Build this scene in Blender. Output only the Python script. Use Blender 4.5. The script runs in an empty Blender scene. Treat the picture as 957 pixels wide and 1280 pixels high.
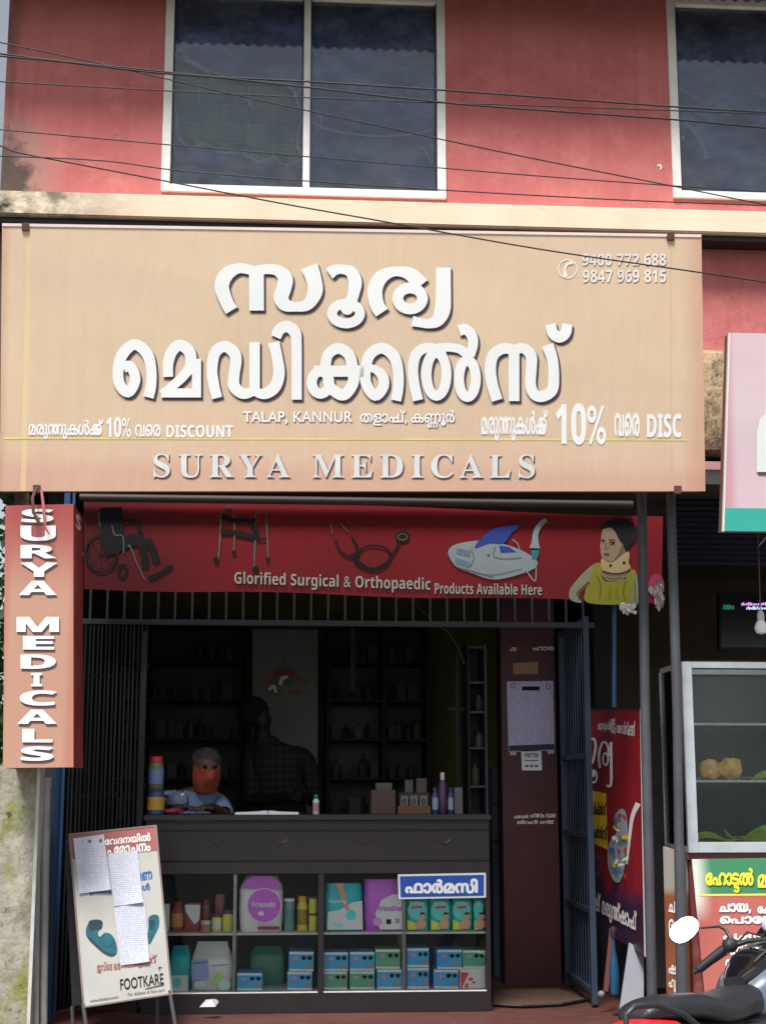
import bpy, bmesh, math, random
import numpy as np
from mathutils import Vector, Matrix, Euler, geometry, noise
random.seed(7)
C = bpy.context.scene
COL = C.collection
R_ = math.radians

# ------------------------------------------------------------ camera, world, sun, exposure
EYE = Vector((0, 0, 1.6)); F = 1860.0; YAW = R_(4.1); PITCH = R_(10.5)
cd = bpy.data.cameras.new('camera'); cam = bpy.data.objects.new('camera', cd); COL.objects.link(cam)
cam.location = EYE; cam.rotation_euler = Euler((math.pi/2 + PITCH, 0, -YAW), 'XYZ')
cd.sensor_fit = 'VERTICAL'; cd.sensor_height = 24; cd.lens = F/1280*24; cd.clip_end = 2000; cd.clip_start = .05
C.camera = cam
W = bpy.data.worlds.new('World'); C.world = W; W.use_nodes = True
wn = W.node_tree; bg = wn.nodes['Background']
SUN_EL, SUN_AZ = 61.0, 200.0      # azimuth clockwise from +Y: behind the camera, to the left
sk = wn.nodes.new('ShaderNodeTexSky'); sk.sky_type = 'NISHITA'; sk.sun_disc = False
sk.sun_elevation = R_(SUN_EL); sk.sun_rotation = R_(SUN_AZ); sk.dust_density = 1.5; sk.air_density = 1.2
hs = wn.nodes.new('ShaderNodeHueSaturation'); hs.inputs['Saturation'].default_value = .35
wn.links.new(sk.outputs[0], hs.inputs['Color']); wn.links.new(hs.outputs[0], bg.inputs[0])
bg.inputs[1].default_value = .05
sd = bpy.data.lights.new('sun', 'SUN'); sun = bpy.data.objects.new('sun', sd); COL.objects.link(sun)
sd.energy = 2.4; sd.angle = R_(16); sd.color = (1, .985, .965)
az = R_(SUN_AZ); el = R_(SUN_EL)
sdir = Vector((math.sin(az)*math.cos(el), math.cos(az)*math.cos(el), math.sin(el)))
sun.rotation_euler = sdir.to_track_quat('Z', 'Y').to_euler(); sun.location = (0, -5, 12)
C.view_settings.view_transform = 'Standard'; C.view_settings.look = 'None'
C.view_settings.exposure = 1.35; C.view_settings.gamma = 1
C.cycles.max_bounces = 6

# ------------------------------------------------------------ pixel -> place on a given plane (measuring the photograph)
ROT = cam.rotation_euler.to_matrix()
def ray(u, v): return ROT @ Vector(((u-478.5)/F, -(v-640)/F, -1))
class Pl:
    def __init__(s, p0, n):
        s.p0 = Vector(p0); s.n = Vector(n).normalized()
        if s.n.dot(EYE-s.p0) < 0: s.n = -s.n
    def pt(s, u, v, off=0.0):
        d = ray(u, v); return EYE + d*((s.p0 + s.n*off - EYE).dot(s.n)/d.dot(s.n))
def PY(Y): return Pl((0, Y, 0), (0, -1, 0))
def P(u, v, Y): d = ray(u, v); return EYE + d*(Y/d.y)
def P3(a, b, c):
    a, b, c = P(*a), P(*b), P(*c); return Pl(a, (b-a).cross(c-a))
def RC(u0, v0, u1, v1, Y):
    um, vm = (u0+u1)/2, (v0+v1)/2
    return P(u0, vm, Y).x, P(u1, vm, Y).x, P(um, v1, Y).z, P(um, v0, Y).z
def S(r, g, b, k=1.0):
    def f(c):
        c /= 255.0
        return (c/12.92 if c <= .04045 else ((c+.055)/1.055)**2.4)*k
    return (f(r), f(g), f(b), 1)

# ------------------------------------------------------------ materials
MATS = {}
def mat(name, col, rough=.6, var=.12, scale=6.0, bump=0.0, metal=0.0, spec=.5, dirt=None, dscale=3.0, damt=.5, coat=0, bscale=None):
    if name in MATS: return MATS[name]
    m = bpy.data.materials.new(name); m.use_nodes = True; nt = m.node_tree; N = nt.nodes; L = nt.links
    b = N['Principled BSDF']; b.inputs['Roughness'].default_value = rough; b.inputs['Metallic'].default_value = metal
    b.inputs['Specular IOR Level'].default_value = spec; b.inputs['Coat Weight'].default_value = coat
    geo = N.new('ShaderNodeNewGeometry')
    nz = N.new('ShaderNodeTexNoise'); nz.inputs['Scale'].default_value = scale; nz.inputs['Detail'].default_value = 6
    L.new(geo.outputs['Position'], nz.inputs['Vector'])
    cr = N.new('ShaderNodeMapRange'); cr.inputs[1].default_value = .3; cr.inputs[2].default_value = .7
    cr.inputs[3].default_value = 1-var; cr.inputs[4].default_value = 1+var
    L.new(nz.outputs[0], cr.inputs[0])
    mx = N.new('ShaderNodeVectorMath'); mx.operation = 'SCALE'; mx.inputs[0].default_value = col[:3]
    L.new(cr.outputs[0], mx.inputs['Scale']); last = mx.outputs[0]
    if dirt:
        n2 = N.new('ShaderNodeTexNoise'); n2.inputs['Scale'].default_value = dscale; n2.inputs['Detail'].default_value = 9; n2.inputs['Roughness'].default_value = .7
        L.new(geo.outputs['Position'], n2.inputs['Vector'])
        r2 = N.new('ShaderNodeMapRange'); r2.inputs[1].default_value = .5; r2.inputs[2].default_value = .72; r2.inputs[4].default_value = damt
        L.new(n2.outputs[0], r2.inputs[0])
        m2 = N.new('ShaderNodeMix'); m2.data_type = 'RGBA'; m2.inputs[7].default_value = dirt
        L.new(r2.outputs[0], m2.inputs[0]); L.new(last, m2.inputs[6]); last = m2.outputs[2]
    L.new(last, b.inputs['Base Color'])
    if bump:
        bp = N.new('ShaderNodeBump'); bp.inputs['Strength'].default_value = bump; bp.inputs['Distance'].default_value = .01
        n3 = N.new('ShaderNodeTexNoise'); n3.inputs['Scale'].default_value = bscale or scale*8; n3.inputs['Detail'].default_value = 6
        L.new(geo.outputs['Position'], n3.inputs['Vector']); L.new(n3.outputs[0], bp.inputs['Height']); L.new(bp.outputs[0], b.inputs['Normal'])
    m['out'] = 1; MATS[name] = m
    return m
class NT:   # small node helper for the hand-made materials
    def __init__(s, name, rough=.6, spec=.5):
        s.m = bpy.data.materials.new(name); s.m.use_nodes = True; s.nt = s.m.node_tree; s.N = s.nt.nodes; s.L = s.nt.links
        s.b = s.N['Principled BSDF']; s.b.inputs['Roughness'].default_value = rough; s.b.inputs['Specular IOR Level'].default_value = spec
        g = s.N.new('ShaderNodeNewGeometry'); s.pos = g.outputs['Position']
        x = s.N.new('ShaderNodeSeparateXYZ'); s.L.new(s.pos, x.inputs[0]); s.x, s.y, s.z = x.outputs
    def noise(s, sc, det=6, stretch=None, rough=.5):
        n = s.N.new('ShaderNodeTexNoise'); n.inputs['Scale'].default_value = sc; n.inputs['Detail'].default_value = det; n.inputs['Roughness'].default_value = rough
        src = s.pos
        if stretch:
            v = s.N.new('ShaderNodeVectorMath'); v.operation = 'MULTIPLY'; v.inputs[1].default_value = stretch; s.L.new(src, v.inputs[0]); src = v.outputs[0]
        s.L.new(src, n.inputs['Vector']); return n.outputs[0]
    def rng(s, v, a, b, c=0., d=1., smooth=False):
        r = s.N.new('ShaderNodeMapRange'); 
        if smooth: r.interpolation_type = 'SMOOTHSTEP'
        for i, k in zip((1, 2, 3, 4), (a, b, c, d)): r.inputs[i].default_value = k
        s.L.new(v, r.inputs[0]); return r.outputs[0]
    def math(s, op, a, b=None, clamp=False):
        n = s.N.new('ShaderNodeMath'); n.operation = op; n.use_clamp = clamp
        for i, k in ((0, a), (1, b)):
            if k is None: continue
            if isinstance(k, (int, float)): n.inputs[i].default_value = k
            else: s.L.new(k, n.inputs[i])
        return n.outputs[0]
    def mix(s, f, a, b, mode='MIX'):
        n = s.N.new('ShaderNodeMix'); n.data_type = 'RGBA'; n.blend_type = mode
        for i, k in ((0, f), (6, a), (7, b)):
            if isinstance(k, (int, float)): n.inputs[i].default_value = k
            elif isinstance(k, tuple): n.inputs[i].default_value = k
            else: s.L.new(k, n.inputs[i])
        return n.outputs[2]
    def bump(s, h, st=.3, dist=.01):
        b = s.N.new('ShaderNodeBump'); b.inputs['Strength'].default_value = st; b.inputs['Distance'].default_value = dist
        s.L.new(h, b.inputs['Height']); s.L.new(b.outputs[0], s.b.inputs['Normal'])
    def col(s, c): s.L.new(c, s.b.inputs['Base Color']); return s.m
def glass(name, tint=(.97, .985, .98, 1), refl=.06, rough=.02, dust=.05, dcol=(.5, .5, .5, 1)):
    m = bpy.data.materials.new(name); m.use_nodes = True; nt = m.node_tree; N = nt.nodes; L = nt.links
    N.remove(N['Principled BSDF']); out = N['Material Output']
    tr = N.new('ShaderNodeBsdfTransparent'); tr.inputs[0].default_value = tint
    gl = N.new('ShaderNodeBsdfGlossy'); gl.inputs['Roughness'].default_value = rough
    df = N.new('ShaderNodeBsdfDiffuse'); df.inputs[0].default_value = dcol
    fr = N.new('ShaderNodeFresnel'); fr.inputs[0].default_value = 1.5
    ad = N.new('ShaderNodeMath'); ad.operation = 'ADD'; ad.inputs[1].default_value = refl-.04; ad.use_clamp = True; L.new(fr.outputs[0], ad.inputs[0])
    m1 = N.new('ShaderNodeMixShader'); L.new(ad.outputs[0], m1.inputs[0]); L.new(tr.outputs[0], m1.inputs[1]); L.new(gl.outputs[0], m1.inputs[2])
    g = N.new('ShaderNodeNewGeometry'); nz = N.new('ShaderNodeTexNoise'); nz.inputs['Scale'].default_value = 9; nz.inputs['Detail'].default_value = 8
    L.new(g.outputs['Position'], nz.inputs['Vector'])
    r = N.new('ShaderNodeMapRange'); r.inputs[1].default_value = .35; r.inputs[2].default_value = .75; r.inputs[3].default_value = dust*.3; r.inputs[4].default_value = dust*1.6; L.new(nz.outputs[0], r.inputs[0])
    m2 = N.new('ShaderNodeMixShader'); L.new(r.outputs[0], m2.inputs[0]); L.new(m1.outputs[0], m2.inputs[1]); L.new(df.outputs[0], m2.inputs[2])
    L.new(m2.outputs[0], out.inputs[0]); return m

# ------------------------------------------------------------ mesh and object helpers
def link(name, me, parent=None, label=None):
    o = bpy.data.objects.new(name, me); COL.objects.link(o)
    if parent is not None: o.parent = parent
    if label: o['label'] = label
    return o
def wpos(o):
    v = Vector((0, 0, 0))
    while o is not None: v = v + o.location; o = o.parent
    return v
class MB:
    def __init__(s): s.v = []; s.f = []
    def add(s, vs, fs):
        n = len(s.v); s.v += [tuple(p) for p in vs]; s.f += [tuple(i+n for i in f) for f in fs]; return s
    def box(s, x0, x1, y0, y1, z0, z1):
        return s.hexa([(x0,y0,z0),(x1,y0,z0),(x1,y0,z1),(x0,y0,z1)], [(x0,y1,z0),(x1,y1,z0),(x1,y1,z1),(x0,y1,z1)])
    def hexa(s, a, b):   # two quads
        return s.add(list(a)+list(b), [(0,1,2,3),(7,6,5,4),(1,0,4,5),(2,1,5,6),(3,2,6,7),(0,3,7,4)])
    def slab(s, pl, q, th, off=0.0):   # q: four pixel corners on plane pl, thickness away from the viewer
        a = [pl.pt(u, v, off) for u, v in q]; b = [p - pl.n*th for p in a]; return s.hexa(a, b)
    def prism(s, pts, d):
        n = len(pts); d = Vector(d); a = [Vector(p) for p in pts]
        return s.add(a+[p+d for p in a], [tuple(range(n)), tuple(range(2*n-1, n-1, -1))]+[(i, (i+1) % n, n+(i+1) % n, n+i) for i in range(n)])
    def tube(s, pts, r, n=8, caps=True):
        pts = [Vector(p) for p in pts]; rs = r if isinstance(r, (list, tuple)) else [r]*len(pts)
        vs = []; fs = []; up = None
        for i, p in enumerate(pts):
            d = (pts[min(i+1, len(pts)-1)]-pts[max(i-1, 0)]).normalized()
            if up is None: up = Vector((0, 0, 1)) if abs(d.z) < .9 else Vector((0, 1, 0))
            a = d.cross(up).normalized(); b = a.cross(d).normalized(); up = b
            for k in range(n):
                t = 2*math.pi*k/n; vs.append(p + a*math.cos(t)*rs[i] + b*math.sin(t)*rs[i])
        for i in range(len(pts)-1):
            for k in range(n): fs.append((i*n+k, i*n+(k+1) % n, (i+1)*n+(k+1) % n, (i+1)*n+k))
        if caps: fs.append(tuple(range(n-1, -1, -1))); fs.append(tuple((len(pts)-1)*n+k for k in range(n)))
        return s.add(vs, fs)
    def lathe(s, prof, c=(0, 0, 0), n=16, sx=1, sy=1):
        c = Vector(c); vs = []; fs = []
        for r, z in prof:
            for k in range(n):
                t = 2*math.pi*k/n; vs.append(c+Vector((r*sx*math.cos(t), r*sy*math.sin(t), z)))
        for i in range(len(prof)-1):
            for k in range(n): fs.append((i*n+k, i*n+(k+1) % n, (i+1)*n+(k+1) % n, (i+1)*n+k))
        fs.append(tuple(range(n-1, -1, -1))); fs.append(tuple((len(prof)-1)*n+k for k in range(n)))
        return s.add(vs, fs)
    def blob(s, c, r, n=10, wob=0.0, sc=(1, 1, 1), seed=0):
        c = Vector(c); vs = []; fs = []
        for i in range(n+1):
            th = math.pi*i/n
            for k in range(2*n):
                ph = math.pi*k/n; d = Vector((math.sin(th)*math.cos(ph), math.sin(th)*math.sin(ph), math.cos(th)))
                w = 1+wob*noise.noise(d*2.2+Vector((seed*7.1, 0, 0)))
                vs.append(c+Vector((d.x*r*w*sc[0], d.y*r*w*sc[1], d.z*r*w*sc[2])))
        for i in range(n):
            for k in range(2*n): fs.append((i*2*n+k, (i+1)*2*n+k, (i+1)*2*n+(k+1) % (2*n), i*2*n+(k+1) % (2*n)))
        return s.add(vs, fs)
    def build(s, name, m, parent=None, smooth=False, bevel=0, label=None, merge=False):
        o0 = wpos(parent) if parent is not None else Vector((0, 0, 0))
        me = bpy.data.meshes.new(name)
        me.from_pydata([tuple(Vector(p)-o0) for p in s.v], [], s.f)
        if bevel or merge or smooth:
            bm = bmesh.new(); bm.from_mesh(me)
            if merge or smooth: bmesh.ops.remove_doubles(bm, verts=bm.verts, dist=1e-5)
            if bevel: bmesh.ops.bevel(bm, geom=bm.edges[:], offset=bevel, segments=2, affect='EDGES', clamp_overlap=True)
            bmesh.ops.recalc_face_normals(bm, faces=bm.faces)
            bm.to_mesh(me); bm.free()
        me.materials.append(m)
        if smooth:
            me.polygons.foreach_set('use_smooth', [True]*len(me.polygons))
            try: me.set_sharp_from_angle(angle=R_(40))
            except Exception: pass
        return link(name, me, parent, label)
def thing(name, label, cat, loc=(0, 0, 0), group=None, rotz=0):
    o = bpy.data.objects.new(name, None); COL.objects.link(o); o.location = loc; o.rotation_euler = (0, 0, rotz)
    o.empty_display_size = .1
    o['label'] = label; o['category'] = cat
    if group: o['group'] = group
    return o
def tag(o, label, cat, group=None, kind=None):
    if label: o['label'] = label
    if cat: o['category'] = cat
    if group: o['group'] = group
    if kind: o['kind'] = kind
    return o
def copy_tree(o, parent=None):
    c = o.copy(); COL.objects.link(c); c.parent = parent
    for ch in list(o.children):
        copy_tree(ch, c)
    return c
def catmull(pts, k=6, closed=False):
    P_ = [np.array(p, float) for p in pts]; n = len(P_); out = []
    rngs = range(n) if closed else range(n-1)
    for i in rngs:
        p0 = P_[(i-1) % n] if (closed or i > 0) else 2*P_[0]-P_[1]
        p1 = P_[i]; p2 = P_[(i+1) % n]
        p3 = P_[(i+2) % n] if (closed or i+2 < n) else 2*P_[-1]-P_[-2]
        for j in range(k):
            t = j/k
            out.append(.5*((2*p1)+(-p0+p2)*t+(2*p0-5*p1+4*p2-p3)*t*t+(-p0+3*p1-3*p2+p3)*t**3))
    if not closed: out.append(P_[-1])
    return out

# ------------------------------------------------------------ flat print: union of contours by winding number
def union(contours):
    vs = []; es = []
    for c in contours:
        n = len(vs); m = len(c)
        vs += [Vector((float(p[0]), float(p[1]))) for p in c]; es += [(n+i, n+(i+1) % m) for i in range(m)]
    if not vs: return [], []
    ov, oe, of = geometry.delaunay_2d_cdt(vs, es, [], 0, 1e-6)[:3]
    A = np.array([(v.x, v.y) for v in ov])
    T_ = np.array([f for f in of if len(f) == 3])
    if len(T_) == 0: return [], []
    cen = A[T_].mean(axis=1)
    w = np.zeros(len(cen))
    a = np.array([(vs[i].x, vs[i].y) for i, j in es]); b = np.array([(vs[j].x, vs[j].y) for i, j in es])
    for s0 in range(0, len(a), 400):
        aa, bb = a[s0:s0+400], b[s0:s0+400]
        x, y = cen[:, 0:1], cen[:, 1:2]
        up = (aa[:, 1] <= y) & (bb[:, 1] > y); dn = (aa[:, 1] > y) & (bb[:, 1] <= y)
        cr = (bb[:, 0]-aa[:, 0])*(y-aa[:, 1])-(x-aa[:, 0])*(bb[:, 1]-aa[:, 1])
        w += (up & (cr > 0)).sum(1) - (dn & (cr < 0)).sum(1)
    T_ = T_[np.abs(w) > .5]
    used = sorted(set(T_.flatten().tolist())); mp = {u: i for i, u in enumerate(used)}
    return [tuple(A[u]) for u in used], [tuple(mp[i] for i in t) for t in T_.tolist()]
def ccw(q):
    a = sum(q[i][0]*q[(i+1) % len(q)][1]-q[(i+1) % len(q)][0]*q[i][1] for i in range(len(q)))
    return q if a > 0 else q[::-1]
def ribbon(pts, k=5, closed=False):
    s = catmull(pts, k, closed); n = len(s); cs = []
    for i in range(n):
        if closed: d = s[(i+1) % n][:2]-s[(i-1) % n][:2]
        else: d = s[min(i+1, n-1)][:2]-s[max(i-1, 0)][:2]
        d = d/(np.hypot(*d)+1e-9); nn = np.array((-d[1], d[0])); w = s[i][2]/2
        cs.append((s[i][:2]+nn*w, s[i][:2]-nn*w))
    out = []
    for i in range(n if closed else n-1):
        a, b = cs[i], cs[(i+1) % n]; out.append(ccw([a[0], a[1], b[1], b[0]]))
    return out
def ring(cx, cy, rx, ry, w, n=8):
    return ribbon([(cx+rx*math.cos(2*math.pi*i/n), cy+ry*math.sin(2*math.pi*i/n), w) for i in range(n)], 4, True)
def disc(cx, cy, rx, ry, n=24, rot=0):
    return [[(cx+rx*math.cos(2*math.pi*i/n)*math.cos(rot)-ry*math.sin(2*math.pi*i/n)*math.sin(rot),
              cy+rx*math.cos(2*math.pi*i/n)*math.sin(rot)+ry*math.sin(2*math.pi*i/n)*math.cos(rot)) for i in range(n)]]
def put(name, contours, pl, off, m, parent, dx=0, dy=0):
    """print shapes given in photograph pixels on plane pl, 'off' metres proud of it"""
    v, f = union(contours)
    mb = MB(); mb.add([pl.pt(x+dx, y+dy, off) for x, y in v], f)
    return mb.build(name, m, parent)

_cache = {}
_tc = bpy.data.curves.new('t', 'FONT'); _to = bpy.data.objects.new('t', _tc); COL.objects.link(_to)
def _splines(body):
    _tc.body = body; bpy.context.view_layer.update()
    cu = _to.to_curve(bpy.context.evaluated_depsgraph_get()); out = []
    for sp in cu.splines:
        bp = sp.bezier_points; n = len(bp); pts = []
        if n == 0:
            pts = [(p.co.x, p.co.y) for p in sp.points]
        for i in range(n):
            a, b = bp[i], bp[(i+1) % n]
            p0, p1, p2, p3 = a.co, a.handle_right, b.handle_left, b.co
            chord = (p3-p0).length
            if chord < 1e-5: continue
            flat = ((p1-p0).cross(p3-p0)).length/chord < .003 and ((p2-p0).cross(p3-p0)).length/chord < .003
            kk = 1 if flat else 4
            for j in range(kk):
                t = j/kk; q = p0*(1-t)**3+p1*3*t*(1-t)**2+p2*3*t*t*(1-t)+p3*t**3; pts.append((q.x, q.y))
        if len(pts) > 2: out.append(pts)
    _to.to_curve_clear(); return out
def glyph(ch):
    if ch in _cache: return _cache[ch]
    if ch == ' ': _cache[ch] = ([], .3); return _cache[ch]
    own = _splines(ch); both = _splines(ch+'H')
    h = _splines('H'); lsb = min(p[0] for p in h[0])
    adv = min(p[0] for p in both[-1])-lsb
    _cache[ch] = (own, adv); return _cache[ch]
for _c in 'സൂരYയെമഡികൽ്തളാപണർമരുനുകൾവെ േഹടലബാചായകഫിപറോദശഅഊറഷഹൃഴഇവഭംഞഉൺൗT%ൻങ' + 'TALAPKNUR,FOEwww.footkare.comFor diabetic & foot care': glyph(_c)
def area(c): return .5*sum(c[i][0]*c[(i+1) % len(c)][1]-c[(i+1) % len(c)][0]*c[i][1] for i in range(len(c)))
def embolden(cs, off):
    if not cs or off == 0: return cs
    sgn = 1 if area(max(cs, key=lambda c: abs(area(c)))) > 0 else -1
    out = []
    for c in cs:
        n = len(c); q = []
        for i in range(n):
            dx = c[(i+1) % n][0]-c[(i-1) % n][0]; dy = c[(i+1) % n][1]-c[(i-1) % n][1]; l = math.hypot(dx, dy)+1e-9
            q.append((c[i][0]+sgn*off*dy/l, c[i][1]-sgn*off*dx/l))
        out.append(q)
    return out
# conjuncts composed from simple letters: (char, x shift, y shift, scale)
CONJ = {'K': [('ക', 0, 0, 1), ('െ', .42, 0, 1)], 'N': [('ന', 0, 0, 1), ('ന', .5, 0, 1)], 'T': [('ട', 0, 0, 1), ('ട', .16, -.36, .8)],
        'Q': [('പ', 0, 0, 1), ('പ', .36, 0, 1)], 'M': [('ണ', 0, 0, 1), ('ണ', .25, -.36, .6)], 'C': [('ച', 0, 0, 1), ('ച', .3, 0, 1)]}
def bold(s):
    o = ''
    for c in s:
        if 'A' <= c <= 'Z': o += chr(0x1D5D4+ord(c)-65)
        elif 'a' <= c <= 'z': o += chr(0x1D5EE+ord(c)-97)
        elif '0' <= c <= '9': o += chr(0x1D7EC+ord(c)-48)
        else: o += c
    return o
def serif(s): return ''.join(chr(0x1D400+ord(c)-65) if 'A' <= c <= 'Z' else c for c in s)
def layout(s, off=0, sp=0, conj=True):
    x = 0; out = []
    for ch in s:
        if conj and ch == 'Y':
            cs = ribbon([(.12, .52, .11), (.12, .1, .11), (.08, -.1, .11), (-.05, -.16, .1), (-.2, -.14, .1)])
            out += [[(p[0]+x+.03, p[1]) for p in c] for c in cs]; x += .24+sp; continue
        if conj and ch in CONJ:
            mx = 0
            for g, ax, ay, sc in CONJ[ch]:
                cs, adv = glyph(g)
                cs = embolden(cs, off/sc)
                out += [[(p[0]*sc+x+ax, p[1]*sc+ay) for p in ccwset(c, cs)] for c in cs]; mx = max(mx, ax+adv*sc)
            x += mx+sp; continue
        cs, adv = glyph(ch); e = embolden(cs, off)
        out += [[(p[0]+x, p[1]) for p in ccwset(c, e)] for c in e]; x += adv+sp
    return out
def ccwset(c, cs):   # make the outer contour of every glyph counter-clockwise so that winding numbers add up
    sgn = area(max(cs, key=lambda q: abs(area(q)))) > 0
    return c if sgn else c[::-1]
def text(name, s, quad, pl, off, m, parent, w=0.0, sp=0.0, conj=True, shadow=None, sh=(1.5, 2), bbox=None):
    """quad: TL, TR, BR, BL pixels of the ink box"""
    cs = layout(s, w, sp, conj)
    xs = [p[0] for c in cs for p in c]; ys = [p[1] for c in cs for p in c]
    x0, x1, y0, y1 = (min(xs), max(xs), min(ys), max(ys))
    (a, b, c_, d) = quad
    def mp(p):
        s_, t = (p[0]-x0)/(x1-x0), (y1-p[1])/(y1-y0)
        return tuple((a[i]*(1-s_)+b[i]*s_)*(1-t)+(d[i]*(1-s_)+c_[i]*s_)*t for i in (0, 1))
    v, f = union(cs); v = [mp(p) for p in v]
    if shadow:
        MB().add([pl.pt(x+sh[0], y+sh[1], off*.5) for x, y in v], f).build(name+'_shadow', shadow, parent)
    return MB().add([pl.pt(x, y, off) for x, y in v], f).build(name, m, parent)
def box4(u0, v0, u1, v1, slope=0): return [(u0, v0), (u1, v0+slope*(u1-u0)), (u1, v1+slope*(u1-u0)), (u0, v1)]

# ------------------------------------------------------------ shared materials
M_pink = None
def wall_material():
    t = NT('pink_wall_paint', .85, .3)
    base = t.mix(t.rng(t.noise(2.2, 8, None, .6), .35, .7), S(206, 122, 118, .93), S(190, 102, 102, .93))
    base = t.mix(t.rng(t.noise(7, 9, None, .7), .5, .72, 0, .35), base, S(228, 150, 142))
    vo = t.N.new('ShaderNodeTexVoronoi'); vo.feature = 'DISTANCE_TO_EDGE'; vo.inputs['Scale'].default_value = 2.3
    wv = t.N.new('ShaderNodeVectorMath'); wv.operation = 'ADD'; nzc = t.N.new('ShaderNodeTexNoise'); nzc.inputs['Scale'].default_value = 5; nzc.inputs['Detail'].default_value = 7
    t.L.new(t.pos, nzc.inputs['Vector']); t.L.new(t.pos, wv.inputs[0]); t.L.new(nzc.outputs[1], wv.inputs[1]); t.L.new(wv.outputs[0], vo.inputs['Vector'])
    base = t.mix(t.math('MULTIPLY', t.rng(vo.outputs[0], .003, .010, .5, 0), t.rng(t.noise(1.7, 3), .5, .62)), base, S(140, 76, 74))
    base = t.mix(t.math('MULTIPLY', t.rng(t.noise(3.0, 8, (6, 1, .35)), .5, .75), .25), base, S(160, 84, 82, .9))
    # damp, peeling corner low on the left
    e0 = t.rng(t.x, P(0,150,7.9).x, P(110,150,7.9).x, 1, 0, True); e1 = t.rng(t.z, P(60,250,7.9).z, P(60,70,7.9).z, 1, 0, True)
    e = t.math('MULTIPLY', e0, e1)
    nn = t.noise(5.5, 9, None, .65)
    k = t.rng(t.math('ADD', t.math('MULTIPLY', e, 1.0), nn), .72, 1.05, 0, .75)
    base = t.mix(k, base, S(178, 142, 128, .85))
    k2 = t.rng(t.math('ADD', t.math('MULTIPLY', e, .8), t.noise(9, 9, None, .75)), .90, 1.12, 0, .85)
    base = t.mix(k2, base, S(74, 74, 68, .6))
    # streak of grime running down the outer left edge
    k3 = t.math('MULTIPLY', t.rng(t.x, P(3,100,7.9).x, P(45,100,7.9).x, 1, 0, True), t.rng(t.noise(5, 8, (3, 1, .6)), .40, .62, 0, .8))
    base = t.mix(k3, base, S(115, 88, 84, .8))
    t.bump(t.noise(60, 6), .25, .005)
    return t.col(base)
def ledge_material():
    t = NT('cream_ledge_paint', .85, .3)
    base = t.mix(t.rng(t.noise(3, 7), .35, .7), S(240, 220, 194, .95), S(230, 206, 178, .95))
    k = t.math('MULTIPLY', t.rng(t.x, P(10,255,7.7).x, P(200,255,7.7).x, 1, 0, True), t.rng(t.noise(6, 9, (1, 1, 1.5), .7), .36, .58))
    base = t.mix(k, base, S(72, 72, 68, .7))
    k = t.rng(t.noise(5, 9, (1, 1, 4), .7), .62, .75, 0, .55)
    base = t.mix(k, base, S(110, 100, 90, .8))
    t.bump(t.noise(50, 6), .25, .005)
    return t.col(base)
def moss_material():
    t = NT('mossy_plaster', .95, .2)
    base = t.mix(t.rng(t.noise(7, 9, None, .7), .35, .65), S(178, 174, 160), S(128, 124, 108))
    base = t.mix(t.rng(t.noise(4, 8, (1.4, 1, .6), .65), .48, .62), base, S(122, 124, 62))
    base = t.mix(t.rng(t.noise(13, 9, None, .75), .57, .68), base, S(44, 44, 38))
    base = t.mix(t.rng(t.noise(3.0, 6, (1, 1, 1)), .6, .7), base, S(200, 198, 188))
    t.bump(t.noise(30, 8), .6, .012)
    return t.col(base)
def concrete_beam_material():
    t = NT('weathered_beam_concrete', .95, .2)
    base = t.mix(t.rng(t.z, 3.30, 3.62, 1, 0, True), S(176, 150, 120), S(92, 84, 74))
    base = t.mix(t.rng(t.noise(16, 9, (1, 1, .5), .75), .48, .62, 0, .8), base, S(60, 58, 52))
    t.bump(t.noise(24, 8), .7, .02)
    return t.col(base)
M_wall = wall_material(); M_ledge = ledge_material(); M_moss = moss_material(); M_beam = concrete_beam_material()
M_alu = mat('white_painted_aluminium', S(236, 234, 226, .95), .45, .06, 8, .1, dirt=S(150, 142, 128), dscale=7, damt=.3)
M_alu2 = mat('bare_aluminium_frame', S(196, 202, 206), .38, .06, 12, .05, metal=.35, dirt=S(120, 120, 116), dscale=9, damt=.35)
M_white = mat('white_print', S(244, 244, 242, .95), .55, .02, 5)
M_wprint2 = mat('aged_white_print', S(236, 228, 222, .92), .6, .05, 9)
M_shadow = mat('print_shadow', S(96, 80, 92, .8), .6, .03, 5)
M_black = mat('black_paint', S(28, 28, 30), .45, .1, 8)
M_dark = mat('dark_brown_wood', S(50, 40, 44, .36), .5, .18, 9, .1)
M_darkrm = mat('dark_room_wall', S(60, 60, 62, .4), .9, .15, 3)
M_shelf = mat('dark_shelf_board', S(52, 48, 46, .4), .7, .1, 5)
M_steel = mat('grey_painted_steel', S(72, 73, 78), .5, .15, 9, .2, dirt=S(86, 70, 58), dscale=5, damt=.5)
M_blue = mat('blue_gate_paint', S(70, 92, 118, .42), .5, .12, 7, .1, dirt=S(60, 60, 66), dscale=6, damt=.5)
M_blued = mat('deep_blue_pipe_paint', S(48, 92, 140, .8), .45, .12, 7, .1)
M_gategrey = mat('dark_grey_gate_steel', S(70, 74, 84, .32), .6, .2, 6, .1)
M_pipe = mat('grey_plastic_pipe', S(168, 170, 168), .5, .08, 6, .1, dirt=S(96, 92, 82), dscale=8, damt=.5)
M_floor = None
M_maroon = mat('maroon_door_paint', S(100, 44, 54, .5), .5, .12, 5, .1, dirt=S(60, 30, 34), dscale=4, damt=.5)
M_paper = mat('white_paper', S(228, 228, 236), .8, .03, 5)
M_skin = mat('brown_skin', S(104, 72, 56, .7), .55, .06, 12)
M_glass = glass('clear_cabinet_glass', refl=.015, dust=.004, dcol=(.45, .47, .5, 1))
M_glass2 = glass('hotel_case_glass', tint=(.97, .98, .98, 1), refl=.02, dust=.008, dcol=(.35, .38, .4, 1))
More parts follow.
